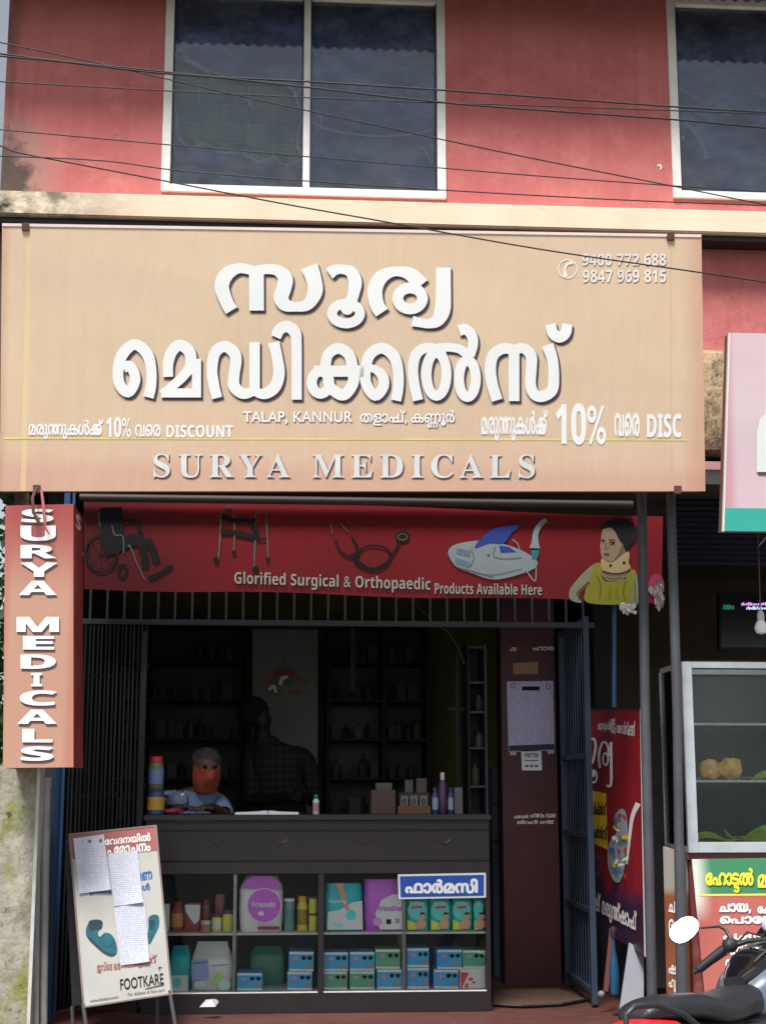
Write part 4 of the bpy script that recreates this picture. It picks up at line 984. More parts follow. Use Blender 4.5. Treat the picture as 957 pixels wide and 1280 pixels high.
# teal and purple packs, right cabinet
rc = rcs(405,1104,453,1164,YC,zs); pk = pack('teal and white adult diaper pack left in the right cabinet', 'diaper pack', rc, YC, .16, M_teal, pinch=.0, seed=2)
put('white_swoosh', [ccw([(409,1140),(425,1137),(440,1128),(452,1126),(453,1162),(408,1162)])], FPK, .002, M_wpl, pk)
put('round_label', disc(438,1144,6.5,6.5), FPK, .004, F_('teal_ink',60,170,180), pk)
put('brown_ribbon', [ccw([(418,1104),(428,1104),(431,1118),(436,1138),(432,1138),(424,1120)])], FPK, .004, F_('tan_tape',150,120,96), pk)
text('lettering', bold('Nursing'), box4(411,1124,432,1130), FPK, .005, M_white, pk, .01,0,False)
put('leaf_emblem', disc(419,1156,4,3,12,.5)+disc(425,1157,4,3,12,-.5), FPK, .004, F_('pale_teal',120,190,190), pk)
rc = rcs(455,1099,504,1164,YC,zs); pk = pack('purple adult diaper pack beside the blue pharmacy plate', 'diaper pack', rc, YC, .16, M_pur, pinch=.0, seed=4)
put('white_disc', [ccw([(468,1142),(476,1125),(490,1118),(502,1118),(502,1162),(474,1162)])], FPK, .002, M_wpl, pk)
text('lettering', bold('Friendlies'), box4(472,1132,502,1139), FPK, .004, F_('purple_ink',140,60,140), pk, .01,0,False)
put('round_label', disc(471,1152,6,5), FPK, .004, F_('pink_ink',200,120,190), pk)
text('lettering', bold('10'), box4(493,1148,498,1154), FPK, .004, M_pd, pk, .0,0,False)
put('icon', [[(482,1149),(488,1149),(488,1155),(482,1155)]], FPK, .004, M_pd, pk)
# four baby diaper packs
M_tg = F_('sea_green_plastic', 20,150,140,1,.35)
for i, (u0, u1, lab) in enumerate(((508,536,'leftmost sea green baby diaper pack under the blue pharmacy plate'),(537,564,'second sea green baby diaper pack from the left under the pharmacy plate'),
                              (565,591,'third sea green baby diaper pack from the left under the pharmacy plate'),(592,606,'rightmost sea green baby diaper pack, partly hidden at the cabinet edge'))):
    rc = rcs(u0,1121,u1,1163,YC,zs); pk = pack(lab, 'diaper pack', rc, YC, .12, M_tg, 'baby diaper packs', seed=i*3)
    put('green_disc', disc((u0+u1)/2-1,1138,(u1-u0)*.42,12), FPK, .002, F_('mint_ink',70,190,160), pk)
    put('lettering_bar', [[(u0+6,1133),(u1-8,1132),(u1-8,1135),(u0+6,1136)]], FPK, .004, F_('red_ink',200,50,60), pk)
    text('lettering', bold('Pamper'), box4(u0+4,1127,u1-6,1132), FPK, .004, M_white, pk, .0,0,False)
    put('yellow_corner', [ccw([(u0+1,1150),(u0+(u1-u0)*.35,1153),(u0+(u1-u0)*.45,1162),(u0+1,1162)])], FPK, .003, F_('yellow_ink',230,200,50), pk)
    c_ = u0+(u1-u0)*.68
    put('printed_baby', disc(c_+1,1145,4.2,4.2)+disc(c_-1,1155,6,6.5)+disc(c_-6,1157,3,4), FPK, .005, F_('baby_skin',176,126,96), pk)
    put('printed_baby_hair', [ccw([(c_-3,1143),(c_-1,1140.5),(c_+3,1140.5),(c_+5,1144),(c_+3,1142.8)])], FPK, .006, M_pd, pk)
# lower left packs
rc = rcs(211,1187,237,1242,YC,fb); pk = pack('teal pack with white label behind the sandal board at the cabinet left end', 'diaper pack', rc, YC, .16, M_teal, pinch=.2, seed=8)
put('white_label', [[(214,1219),(234,1219),(234,1241),(214,1241)]], FPK, .002, M_wpl, pk); put('round_label', disc(221,1228,5,6), FPK, .004, F_('teal_ink',60,170,180), pk)
rc = rcs(238,1182,291,1242,YC,fb); pk = pack('crumpled white pack with lilac square and green leaf print on the cabinet floor', 'diaper pack', rc, YC, .16, F_('off_white_plastic',206,212,204,1,.4), pinch=.42, seed=12)
put('lilac_square', [[(242,1200),(261,1199),(262,1224),(242,1225)]], FPK, .002, F_('lilac_ink',120,130,190), pk)
put('leaf_print', disc(275,1220,6,4,12,.6)+disc(270,1226,5,4,12,-.3), FPK, .002, F_('leaf_ink',130,180,100), pk)
put('cloud_print', disc(281,1231,8,7)+disc(251,1231,8,5), FPK, .003, F_('ice_ink',150,200,210), pk)
put('blue_text', [[(242,1203),(260,1202),(260,1204),(242,1205)],[(264,1207),(286,1205),(286,1206),(264,1208)],[(244,1240),(284,1239),(284,1240.2),(244,1241)]], FPK, .004, F_('slate_ink',70,90,150), pk)
# jars, tins, pouches
Yj = 8.09
jar('red brown jar with orange label on the upper left shelf', 'jar', rcs(214,1128,229,1166,Yj,zs), Yj, F_('brown_jar',120,60,48,1,.3), F_('dark_red_lid',120,44,40), F_('orange_label',190,110,60), neck=.7)
pk = pack('small white and red pouch at the far left end of the shelf', 'pouch', rcs(203,1131,212,1166,Yj,zs), Yj, .05, F_('white_red',190,170,166), name='pouch')
pk = pack('red food pouch with white top on the upper left shelf', 'pouch', rcs(230,1130,251,1166,Yj,zs), Yj, .06, F_('dark_red_pouch',120,44,44,1,.4), name='pouch')
put('white_top', [ccw([(231,1131),(250,1131),(249,1150),(243,1156),(239,1150),(232,1140)])], PY(Yj-.001), .002, M_wpl, pk)
jar('brown round bottle between red pouch and yellow tins', 'bottle', rcs(251,1128,263,1166,Yj+.1,zs), Yj+.1, F_('brown_bottle',104,74,50,1,.3), F_('brown_lid',80,50,40), name='bottle')
jar('small squat tin with pink lid at the front of the shelf', 'tin', rcs(251,1152,263,1167,Yj-.05,zs), Yj-.05, F_('brown_tin',130,90,80), F_('pink_lid',190,150,150), name='tin', neck=.95, lidh=.3)
Mye = F_('yellow_label',206,186,70); Mpl = F_('purple_lid',66,54,96)
jar('yellow labelled jar with purple lid, left of a pair', 'jar', rcs(264,1144,277,1166,Yj,zs), Yj, Mye, Mpl, F_('cream_label',206,200,176), neck=.9)
jar('taller yellow jar with purple lid beside the white divider', 'jar', rcs(278,1139,291,1166,Yj,zs), Yj, Mye, Mpl, None, neck=.9)
pk = pack('dark red packet leaning behind the yellow jars', 'packet', rcs(268,1116,281,1160,Yj+.12,zs), Yj+.12, .04, F_('maroon_packet',110,44,44,1,.3), name='packet')
jar('grey green can with pale pink lid beside the purple pack', 'can', rcs(355,1124,368,1165,Yj,zs), Yj, F_('grey_green_can',86,116,116,1,.35), F_('pale_pink_lid',216,180,190), F_('green_band',70,106,106), name='can', lidh=.09, neck=.98)
jar('yellow bottle with orange lid near the cabinet post', 'bottle', rcs(371,1121,385,1164,Yj+.03,zs), Yj+.03, F_('yellow_bottle',206,156,40,1,.3), F_('orange_lid',196,120,30), F_('dark_label',120,96,40), name='bottle', neck=.75)
a = rcs(386,1143,397,1165,Yj,zs); jar('lower yellow tin of the two stacked against the cabinet post', 'tin', a, Yj, Mye, F_('dark_lid',70,64,70), None, name='tin', neck=.97, lidh=.12)
b = rcs(386,1122,397,1143,Yj,a[3]); jar('upper yellow tin of the two stacked against the cabinet post', 'tin', b, Yj, Mye, F_('dark_lid',70,64,70), None, name='tin', neck=.97, lidh=.12)
pk = pack('dull green plastic bag at the back of the lower shelf', 'bag', rcs(312,1192,356,1240,8.25,fb), 8.25, .1, F_('green_bag',44,100,80,1,.4), name='plastic_bag', pinch=.2)
# mask boxes
M_bb = F_('blue_box_print', 40,128,180); M_gb = F_('green_box_print', 60,132,96); M_lid = F_('box_lid_white', 196,204,206)
def maskbox(lab, u0,v0,u1,v1, m, base, grp='mask boxes in the cabinet', Y=8.05):
    rc = rcs(u0,v0,u1,v1,Y,base); th = carton(lab, 'mask box', rc, Y, .18, m, grp, 'mask_box')
    pl = PY(Y); w_, h_ = u1-u0, v1-v0; zo = P((u0+u1)/2,v1,Y).z-rc[2]; dv = zo*F/Y
    f2 = lambda a, b: (u0+w_*a, v0+h_*b+dv)
    put('top_strip', [[f2(.01,.02),f2(.99,.02),f2(.99,.14),f2(.01,.14)]], pl, .002, M_lid, th)
    put('bottom_strip', [[f2(.01,.88),f2(.99,.88),f2(.99,.985),f2(.01,.985)]], pl, .002, M_lid, th)
    for a_ in (.6, .84):
        c = f2(a_, .32); put('mask_icon', disc(c[0],c[1],w_*.085,h_*.11)+ribbon([(c[0]-w_*.12,c[1]-.5,.6),(c[0]+w_*.12,c[1]-.5,.6)]), pl, .002, M_pd, th)
    put('side_print', disc(f2(.28,.36)[0], f2(.28,.36)[1], w_*.1, h_*.1), pl, .002, F_('pinkish_ink',140,110,160), th)
    put('price_patch', [[f2(.66,.6),f2(.96,.6),f2(.96,.86),f2(.66,.86)]], pl, .002, M_pw, th)
    for t_ in (.45,.58): put('print_line', [[f2(.08,t_),f2(.45,t_),f2(.45,t_+.05),f2(.08,t_+.05)]], pl, .002, M_pw, th)
    th.rotation_euler.z = random.uniform(-.05, .05)
    return rc
a = maskbox('blue mask box alone on the left cabinet floor beside the divider', 296,1219,328,1241, M_bb, fb)
a = maskbox('lower blue mask box by the dark cabinet post in the left cabinet', 359,1218,390,1241, M_bb, fb)
maskbox('upper blue mask box by the dark cabinet post in the left cabinet', 361,1191,392,1216, M_bb, a[3])
a = maskbox('lower green mask box, first column right of the cabinet post', 404.5,1217,434,1240, M_gb, fb); maskbox('blue mask box on top of the first column right of the cabinet post', 404.5,1191,435,1215, M_bb, a[3])
a = maskbox('lower green mask box of the second column', 437,1217,468,1240, M_gb, fb); maskbox('blue mask box on top of the second column', 437,1191,468,1215, M_bb, a[3])
a = maskbox('lower blue mask box of the third column left of the divider', 471,1215,502,1240, M_bb, fb); maskbox('green mask box on top of the third column left of the divider', 469,1186,500,1211, M_gb, a[3])
a = maskbox('lower blue mask box just right of the white divider', 508.5,1213,536,1240, M_bb, fb); maskbox('upper blue mask box just right of the white divider', 508.5,1186,536,1210, M_bb, a[3])
a = maskbox('lower blue mask box of the second column right of the divider', 542,1216,573,1240, M_bb, fb); maskbox('upper blue mask box of the second column right of the divider', 546,1189,577,1214, M_bb, a[3])
rc = rcs(574.5,1215,606,1240,8.05,fb); th = carton('white and red carton in the bottom right corner of the cabinet', 'carton', rc, 8.05, .18, F_('white_carton',196,190,184))
put('red_print', [ccw([(575,1215),(586,1216),(580,1228),(576,1238)])]+disc(588,1224,3,2)+disc(583,1232,2,3)+disc(592,1228,2,1.5), PY(8.05), .002, F_('red_ink2',176,44,50), th)
maskbox('green mask box on top of the white and red carton', 578,1190,606.5,1213, M_gb, rc[3])
# pharmacy plate
PP_ = PY(7.985); pf = thing('pharmacy_plate', 'blue enamel plate with white Malayalam lettering hung on the cabinet glass', 'sign', P(552,1123,7.985))
MB().slab(PP_, [(497,1093),(607,1091),(607,1122),(498,1124)], .006).build('plate', flat('white_enamel',214,216,222,.75,.4), pf)
MB().slab(PP_, [(499.5,1095.5),(604.5,1093.5),(604.5,1119.5),(500.5,1121.5)], .002, .0015).build('blue_field', flat('blue_enamel',18,72,160,.75,.5), pf)
text('lettering', 'ഫാർമസി', box4(506,1098,597,1117), PP_, .003, flat('enamel_letter',226,228,232,.75), pf, .05)

F_ = flat
# things on the counter
def jarst():
    r0 = rcs(183,986,205,1018,8.08,zt)
    jar('large printed plastic jar on the counter corner, below the red lidded one', 'jar', r0, 8.08, F_('jar_navy',50,70,120,1,.3), F_('dark_lid2',60,60,60), F_('jar_yellow',190,150,50), neck=.92, lidh=.08)
    jar('printed jar with red lid stacked on another jar', 'jar', rcs(185,945,204,986,8.09,r0[3]), 8.09, F_('jar_green',90,110,80,1,.3), F_('red_lid',190,40,60,1,.3), F_('jar_blue_white',110,120,170), neck=.8)
jarst()
jp = thing('snack_packet', 'shiny red packet lying on the counter beside the jars', 'packet', (P(216,1014,8.12).x, 8.12, zt))
MB().blob(P(216,1014,8.14), .05, 8, .3, (1.1,.6,.32), 2).build('wrapper', F_('red_foil',150,44,48,1,.3), jp, smooth=True)
jp = thing('plastic_pouch', 'clear bluish plastic pouch on the counter in front of the seated man', 'pouch', (P(222,1008,8.2).x, 8.2, zt))
MB().blob(P(223,1001,8.22), .055, 8, .5, (1.1,.6,.75), 4).build('film', F_('blue_white_film',120,130,165,.6,.25), jp, smooth=True)
bk = thing('open_register', 'open white register book lying on the counter', 'book', (P(333,1017,8.1).x, 8.1, zt))
xb0, xbm, xb1 = P(294,1016,8.1).x, P(335,1016,8.1).x, P(373,1016,8.1).x
for (a_, b_2) in ((xb0, xbm-.002), (xbm+.002, xb1)):
    vs = []; n = 8
    for i in range(n+1):
        s_ = i/n; xx = a_+(b_2-a_)*s_; dd = s_ if a_ > xb0 else 1-s_; zz = zt+.010+.012*math.exp(-dd*3)*(1 if dd > .02 else .6)
        vs += [(xx, 8.06, zt+.001), (xx, 8.06, zz), (xx, 8.28, zz), (xx, 8.28, zt+.001)]
    fs = []
    for i in range(n):
        k_ = 4*i; fs += [(k_, k_+4, k_+5, k_+1), (k_+1, k_+5, k_+6, k_+2), (k_+2, k_+6, k_+7, k_+3)]
    fs += [(0,1,2,3), (4*n+3,4*n+2,4*n+1,4*n)]
    MB().add(vs, fs).build('page_block', M_paper, bk)
jar('small white bottle with green cap standing on the counter', 'bottle', rcs(391,993,399,1018,8.1,zt), 8.1, F_('white_bottle',196,200,206,1,.3), F_('green_cap',30,110,90), F_('label_red',176,130,140), name='bottle', neck=.6, lidh=.22)
# tray and cartons at the right of the counter
Yt = 8.2
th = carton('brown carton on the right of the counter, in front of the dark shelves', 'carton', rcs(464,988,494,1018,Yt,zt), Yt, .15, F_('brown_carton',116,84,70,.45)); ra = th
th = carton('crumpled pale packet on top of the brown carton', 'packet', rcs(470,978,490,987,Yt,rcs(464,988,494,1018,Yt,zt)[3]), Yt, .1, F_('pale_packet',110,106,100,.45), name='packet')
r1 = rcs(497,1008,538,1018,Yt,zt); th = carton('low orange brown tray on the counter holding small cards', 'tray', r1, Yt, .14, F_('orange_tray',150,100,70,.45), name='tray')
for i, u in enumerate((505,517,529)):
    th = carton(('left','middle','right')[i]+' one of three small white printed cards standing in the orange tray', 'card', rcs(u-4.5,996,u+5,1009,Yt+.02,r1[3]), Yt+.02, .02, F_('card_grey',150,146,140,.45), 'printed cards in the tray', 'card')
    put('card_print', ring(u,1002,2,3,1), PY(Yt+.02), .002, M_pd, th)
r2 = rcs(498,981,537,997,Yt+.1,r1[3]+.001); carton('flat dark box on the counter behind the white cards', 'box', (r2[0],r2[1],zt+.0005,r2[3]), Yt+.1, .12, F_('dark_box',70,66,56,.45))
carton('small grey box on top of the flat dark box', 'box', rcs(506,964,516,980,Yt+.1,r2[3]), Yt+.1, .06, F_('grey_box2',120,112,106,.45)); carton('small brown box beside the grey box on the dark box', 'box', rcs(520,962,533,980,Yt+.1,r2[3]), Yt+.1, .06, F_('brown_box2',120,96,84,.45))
jar('purple bottle with white pointed cap on the counter', 'bottle', rcs(548,966,559,1018,Yt,zt), Yt, F_('purple_bottle',104,60,110,.45,.3), F_('white_cap',176,170,180), None, name='bottle', neck=.45, lidh=.18)
jar('small blue bottle left of the purple bottle', 'bottle', rcs(540,985,548,1018,Yt,zt), Yt, F_('navy_bottle',50,60,110,1,.3), F_('navy_cap',40,50,90), F_('white_label2',140,150,170), name='bottle', neck=.6)
jar('small blue bottle right of the purple bottle', 'bottle', rcs(560,985,567,1018,Yt,zt), Yt, F_('navy_bottle',50,60,110,1,.3), F_('navy_cap',40,50,90), F_('white_label2',140,150,170), name='bottle', neck=.6)
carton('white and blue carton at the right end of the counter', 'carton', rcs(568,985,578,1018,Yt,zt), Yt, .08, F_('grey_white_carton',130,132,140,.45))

# ------------------------------------------------------------ shop interior
XI0, XI1 = XS0+.01, XS1
SH = thing('medicine_rack', 'tall dark wooden rack of medicines on the rear wall of the shop', 'shelf', ((XI0+XI1)/2, 10.6, FZ))
ztop = P(400,778,10.6).z; xbr = P(580,850,10.6).x
cols = [XI0, P(180,900,10.6).x, P(300,900,10.6).x]; cols2 = [P(410,900,10.6).x, P(480,900,10.6).x, P(535,900,10.6).x]
for xx in cols+cols2: MB().box(xx-.012, xx+.012, 10.6, 10.99, FZ, ztop).build('upright', M_shelf, SH)
nsh = 8; zz_s = [FZ+.1+(ztop-FZ-.12)*i/nsh for i in range(nsh+1)]
for i, z in enumerate(zz_s):
    for a_, b_2 in ((cols[0],cols[1]),(cols[1],cols[2]),(cols2[0],cols2[1]),(cols2[1],cols2[2])): MB().box(a_+.013, b_2-.013, 10.6, 10.97, z, z+.018).build('shelf', M_shelf, SH)
MB().box(cols[0], cols[2], 10.972, 10.992, FZ, ztop).box(cols2[0], cols2[2], 10.972, 10.992, FZ, ztop).build('backing', M_black, SH)
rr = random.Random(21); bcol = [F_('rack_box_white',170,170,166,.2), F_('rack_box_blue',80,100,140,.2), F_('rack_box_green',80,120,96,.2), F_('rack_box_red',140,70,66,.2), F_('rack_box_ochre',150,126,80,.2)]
meshes = []
for i in range(5):
    mb = MB().box(-.03, .03, 0, .1, 0, .1); me = bpy.data.meshes.new('medicine_carton'); me.from_pydata(mb.v, [], mb.f); me.materials.append(bcol[i]); meshes.append(me)
    mb = MB().lathe([(.025,0),(.025,.08),(.01,.1),(.01,.13)], (0,.04,0), 8); me = bpy.data.meshes.new('medicine_bottle'); me.from_pydata(mb.v, [], mb.f); me.materials.append(bcol[i]); meshes.append(me)
cnt = 0
for z in zz_s[2:-1]:
    ordn = 0
    for a_, b_2 in ((cols[0],cols[1]),(cols[1],cols[2]),(cols2[0],cols2[1]),(cols2[1],cols2[2])):
        xx = a_+.06
        while xx < b_2-.05 and cnt < 290:
            if rr.random() < .8:
                i = rr.randrange(10); o = link('medicine_carton' if i % 2 == 0 else 'medicine_bottle', meshes[i]); s_ = rr.uniform(.8,1.35)
                o.location = (xx, 10.66, z+.019); o.scale = (s_*rr.uniform(.7,1.1), 1, s_); cnt += 1
                ordn += 1; od = f'{ordn}th' if 4 <= ordn%100 <= 20 or ordn % 10 not in (1,2,3) else f"{ordn}{['st','nd','rd'][ordn%10-1]}"; cn = ('pale', 'blue', 'green', 'red', 'ochre')[i//2]; sn = ('third','fourth','fifth','sixth','seventh','eighth')[zz_s[2:-1].index(z)]
                if i % 2 == 0: tag(o, f'small {cn} medicine carton, {od} item from the left on the {sn} rear shelf', 'carton', 'medicine cartons on the rear rack')
                else: tag(o, f'small {cn} medicine bottle, {od} item from the left on the {sn} rear shelf', 'bottle', 'medicine bottles on the rear rack')
            xx += rr.uniform(.055,.085)
# pale door panel with a red emblem
wp = thing('poster_panel', 'tall pale grey panel with a red and green emblem at the back of the shop', 'panel', P(356, 1020, 10.3))
PX = PY(10.3); MB().slab(PX, [(316,787),(397,787),(397,1225),(316,1225)], .03).build('panel', F_('pale_panel',170,178,172,.42), wp)
put('emblem', disc(356,845,16,13), PX, .003, F_('slate_green',84,100,96), wp); put('emblem', [ccw([(340,846),(345,838),(357,836),(370,840),(366,846),(352,843)])], PX, .005, F_('crimson_ink',150,40,60), wp)
put('emblem', ribbon([(350,856,5),(353,848,5),(360,846,4)])+ribbon([(336,862,4),(342,858,4),(345,866,3)]), PX, .006, M_white, wp)
put('emblem', ribbon([(355,820,2),(356,832,2)])+disc(356,820,3,2)+disc(356,828,4,2), PX, .004, F_('slate_ink2',90,100,100), wp)
put('lettering', [[(330,848),(341,848),(341,855),(330,855)],[(371,846),(376,846),(376,855),(371,855)],[(378,847),(383,847),(383,855),(378,855)],[(336,863),(352,863),(352,868),(336,868)],[(361,862),(378,862),(378,869),(361,869)]], PX, .004, F_('faded_crimson',140,70,84), wp)
# side rack at the right with pale end and its goods
sr = thing('side_rack', 'pale narrow rack of small goods at the right end of the counter', 'shelf', P(596, 1020, 8.9))
a = RC(584,806,608,1018,8.95); SRM = F_('rack_pale',92,88,94,.6)
MB().box(a[0], a[1], 9.2, 9.215, FZ, a[3]).build('back', SRM, sr); MB().box(a[1]-.012, a[1], 8.93, 9.199, FZ, a[3]).build('upright', SRM, sr)
MB().box(a[0], a[0]+.012, 8.93, 9.199, FZ, a[3]).build('upright', M_shelf, sr)
for v in (808,852,889,934,982): z = P(596,v,8.95).z; MB().box(a[0]+.013, a[1]-.013, 8.94, 9.198, z-.012, z).build('shelf', SRM, sr)
for (v, h, m_, l_) in ((889,.1,F_('dark_can',50,50,56),'dark can on the second shelf of the pale side rack'),(934,.09,F_('grey_can',70,70,74),'grey can on the third shelf of the pale side rack'),(982,.13,F_('olive_jar',70,66,50),'olive jar on the lowest visible shelf of the pale side rack')):
    z = P(596,v,8.95).z; x_ = P(600 if v<950 else 595,v,8.95).x; jar(l_, 'can', (x_-.03,x_+.03,z+.0005,z+h), 8.98, m_, M_black, None, name='can', neck=.9)
st1 = thing('steel_upright', 'thin steel shelf upright left of the pale side rack', 'bracket', P(571, 1018, 9.1)); a = RC(569,815,573,950,9.1); MB().box(a[0],a[1],9.1,9.12,FZ,a[3]).build('bar', M_gategrey, st1); z = P(575,886,9.1).z; MB().box(P(560,886,9.1).x, P(583,886,9.1).x, 9.09,9.099, z-.01, z+.01).build('cross_arm', M_gategrey, st1)
yp = MB().slab(PY(10.95), [(536,740),(577,740),(577,815),(536,815)], .005).build('yellow_sheet', M_yel, None); tag(yp, 'plain yellowish sheet on the rear wall below the ceiling', 'sheet')
cbw = MB().tube([P(512,748,8.7), P(540,775,8.7), P(560,790,8.7), P(574,812,8.7), P(580,830,8.7)], .006, 6).build('cable', M_black, None, smooth=True); tag(cbw, 'black cable hanging diagonally inside the shop under the ceiling', 'cable')
hb = thing('wall_bracket', 'dark vertical hanging strip inside the shop right of the pale panel', 'strip', P(441,865,9.8)); MB().slab(PY(9.8), [(438,785),(444,785),(444,864),(438,864)], .02).build('strip', M_gategrey, hb)

# ------------------------------------------------------------ people
def skinned(name, nodes, edges, m, parent, sub=2):
    me = bpy.data.meshes.new(name); names = list(nodes); o0 = wpos(parent)
    me.from_pydata([tuple(Vector(nodes[n][0])-o0) for n in names], [(names.index(a), names.index(b)) for a, b in edges], [])
    o = bpy.data.objects.new(name, me); COL.objects.link(o)
    sk_ = o.modifiers.new('s', 'SKIN'); sk_.use_smooth_shade = True; sb_ = o.modifiers.new('u', 'SUBSURF'); sb_.levels = sub
    for i, n in enumerate(names):
        r = nodes[n][1]; r = r if isinstance(r, tuple) else (r, r); me.skin_vertices[0].data[i].radius = r
    me.skin_vertices[0].data[0].use_root = True
    dg = bpy.context.evaluated_depsgraph_get(); nm = bpy.data.meshes.new_from_object(o.evaluated_get(dg)); bpy.data.objects.remove(o)
    nm.name = name; nm.materials.clear(); nm.materials.append(m)
    nm.polygons.foreach_set('use_smooth', [True]*len(nm.polygons)); return link(name, nm, parent)
def checks(name, c1, c2, s=30):
    t = NT(name, .85); a = t.math('FRACT', t.math('MULTIPLY', t.x, s)); b = t.math('FRACT', t.math('MULTIPLY', t.z, s))
    m_ = t.math('MULTIPLY', t.math('ADD', t.rng(a,.45,.55), t.rng(b,.45,.55)), .5); return t.col(t.mix(m_, c1, c2))
# head-and-body figures: 'f' is the facing direction
def head(th, c, f, mskin, mhair, tilt=0, bald=False):
    f = Vector(f).normalized(); s = f.cross(Vector((0,0,1))).normalized(); u = Vector((0,0,1))
    return c, f, s, u
def add_hair(th, c, f, m, r=.098):
    f = Vector(f).normalized(); mb = MB(); vs = []; n = 12
    mb.blob(c-f*.018+Vector((0,0,.028)), r, n, .06, (.86,1.0,1.02), 1)
    mb.build('hair', m, th, smooth=True)
# seated man with orange face mask
YM = 8.78; H = P(258,962,YM)
pm_ = thing('person', 'seated person in light blue shirt with glasses and orange face mask behind the counter', 'person', (H.x-.06, YM+.05, FZ))
f = Vector((.35,-1,-.12)).normalized(); s = Vector((1,.35,0)).normalized()
nk = H+Vector((-.015,.05,-.12)); ch = H+Vector((-.06,.07,-.24)); pel = Vector((H.x-.1, YM+.16, FZ+.5))
shr = ch+Vector((-.15,-.0,.06)); shl = ch+Vector((.14,.02,.03))
hz = zt+.028
elr = Vector((H.x-.24, YM-.12, zt+.06)); har = Vector((H.x-.1, 8.42, hz)); ell = Vector((H.x+.12, YM-.1, zt-.02)); hal = Vector((H.x+.02, 8.40, hz))
nodes = {'pel':(pel,(.15,.12)),'ch':(ch,(.15,.11)),'nk':(nk,.055),'hd0':(H+Vector((0,.02,-.07)),.05),'hd':(H+Vector((0,.0,.0)),(.064,.075)),'hd1':(H+Vector((0,.01,.07)),.06),
 'shr':(shr,.065),'elr':(elr,.042),'wrr':(har+Vector((-.07,.06,.005)),.028),'har':(har,(.036,.018)),
 'shl':(shl,.065),'ell':(ell,.042),'wrl':(hal+Vector((.03,.08,.005)),.028),'hal':(hal,(.036,.018)),
 'nose':(H+f*.085+Vector((0,0,-.01)),.013),'er':(H-s*.073+Vector((0,.01,-.005)),(.012,.02)),'el':(H+s*.073+Vector((0,.01,-.005)),(.012,.02)),
 'hipr':(pel+Vector((-.1,-.05,-.02)),.095),'kr':(pel+Vector((-.12,-.42,0)),.065),'ar':(pel+Vector((-.12,-.40,-.42)),.045),'tr':(pel+Vector((-.12,-.50,-.46)),.035),
 'hipl':(pel+Vector((.1,-.05,-.02)),.095),'kl':(pel+Vector((.12,-.42,0)),.065),'al':(pel+Vector((.12,-.40,-.42)),.045),'tl':(pel+Vector((.12,-.50,-.46)),.035)}
edges = [('pel','ch'),('ch','nk'),('nk','hd0'),('hd0','hd'),('hd','hd1'),('ch','shr'),('shr','elr'),('elr','wrr'),('wrr','har'),('ch','shl'),('shl','ell'),('ell','wrl'),('wrl','hal'),('hd','nose'),('hd','er'),('hd','el'),
 ('pel','hipr'),('hipr','kr'),('kr','ar'),('ar','tr'),('pel','hipl'),('hipl','kl'),('kl','al'),('al','tl')]
for side, ha, dirn in (('r', har, Vector((.8,-.6,0)).normalized()), ('l', hal, Vector((-.55,-.83,0)).normalized())):
    lat = Vector((dirn.y,-dirn.x,0))*(1 if side == 'r' else -1)
    for i in range(4):
        L_ = (.060,.072,.066,.052)[i]; b0 = ha+lat*(.028-.018*i)+dirn*.02; nodes[f'{side}{i}a'] = (b0+dirn*L_*.5+Vector((0,0,.004)), .009); nodes[f'{side}{i}b'] = (b0+dirn*L_-Vector((0,0,.012)), .0075)
        edges += [('ha'+side, f'{side}{i}a'), (f'{side}{i}a', f'{side}{i}b')]
    nodes[side+'t'] = (ha+lat*.045-dirn*.005, .010); nodes[side+'t2'] = (ha+lat*.055+dirn*.03, .008); edges += [('ha'+side, side+'t'), (side+'t', side+'t2')]
body = skinned('body', nodes, edges, M_skin, pm_)
M_shirt = mat('pale_blue_shirt', S(110,130,164,.9), .85, .12, 14, .3, bscale=12)
def cloth(body, nodes, segs, alls, add, m, par, nm, cut=None):
    me = body.data; o0 = wpos(par); V = np.array([tuple(v.co+o0) for v in me.vertices]); Nn = np.array([tuple(v.normal) for v in me.vertices])
    def dist(p, a, b):
        d = b-a; t_ = max(0, min(1, (p-a).dot(d)/max(d.length_squared, 1e-9))); return (p-a-d*t_).length
    rad = lambda n: (nodes[n][1][0] if isinstance(nodes[n][1], tuple) else nodes[n][1])
    fs = []
    for p in me.polygons:
        c = Vector(p.center)+o0; best = min(alls, key=lambda e: dist(c, Vector(nodes[e[0]][0]), Vector(nodes[e[1]][0]))-.5*(rad(e[0])+rad(e[1])))
        if best in segs and (cut is None or cut(c)): fs.append(tuple(p.vertices))
    used = sorted({i for f_ in fs for i in f_}); mp = {u: i for i, u in enumerate(used)}
    mb = MB(); mb.v = [tuple(V[u]+Nn[u]*add) for u in used]; mb.f = [tuple(mp[i] for i in f_) for f_ in fs]
    return mb.build(nm, m, par, smooth=True)
cloth(body, nodes, [('pel','ch'),('ch','shr'),('shr','elr'),('ch','shl'),('shl','ell'),('ch','nk')], edges, .012, M_shirt, pm_, 'shirt', lambda c: c.z < nk.z-.01)
cloth(body, nodes, [('pel','hipr'),('hipr','kr'),('kr','ar'),('pel','hipl'),('hipl','kl'),('kl','al')], edges, .014, F_('dark_trousers',50,50,58), pm_, 'trousers')
MB().blob(H+Vector((-.004,.045,.047)), .096, 12, .16, (.88,.93,.86), 1).build('hair', mat('greying_hair', S(74,70,66), .9, .5, 60, .6), pm_, smooth=True)
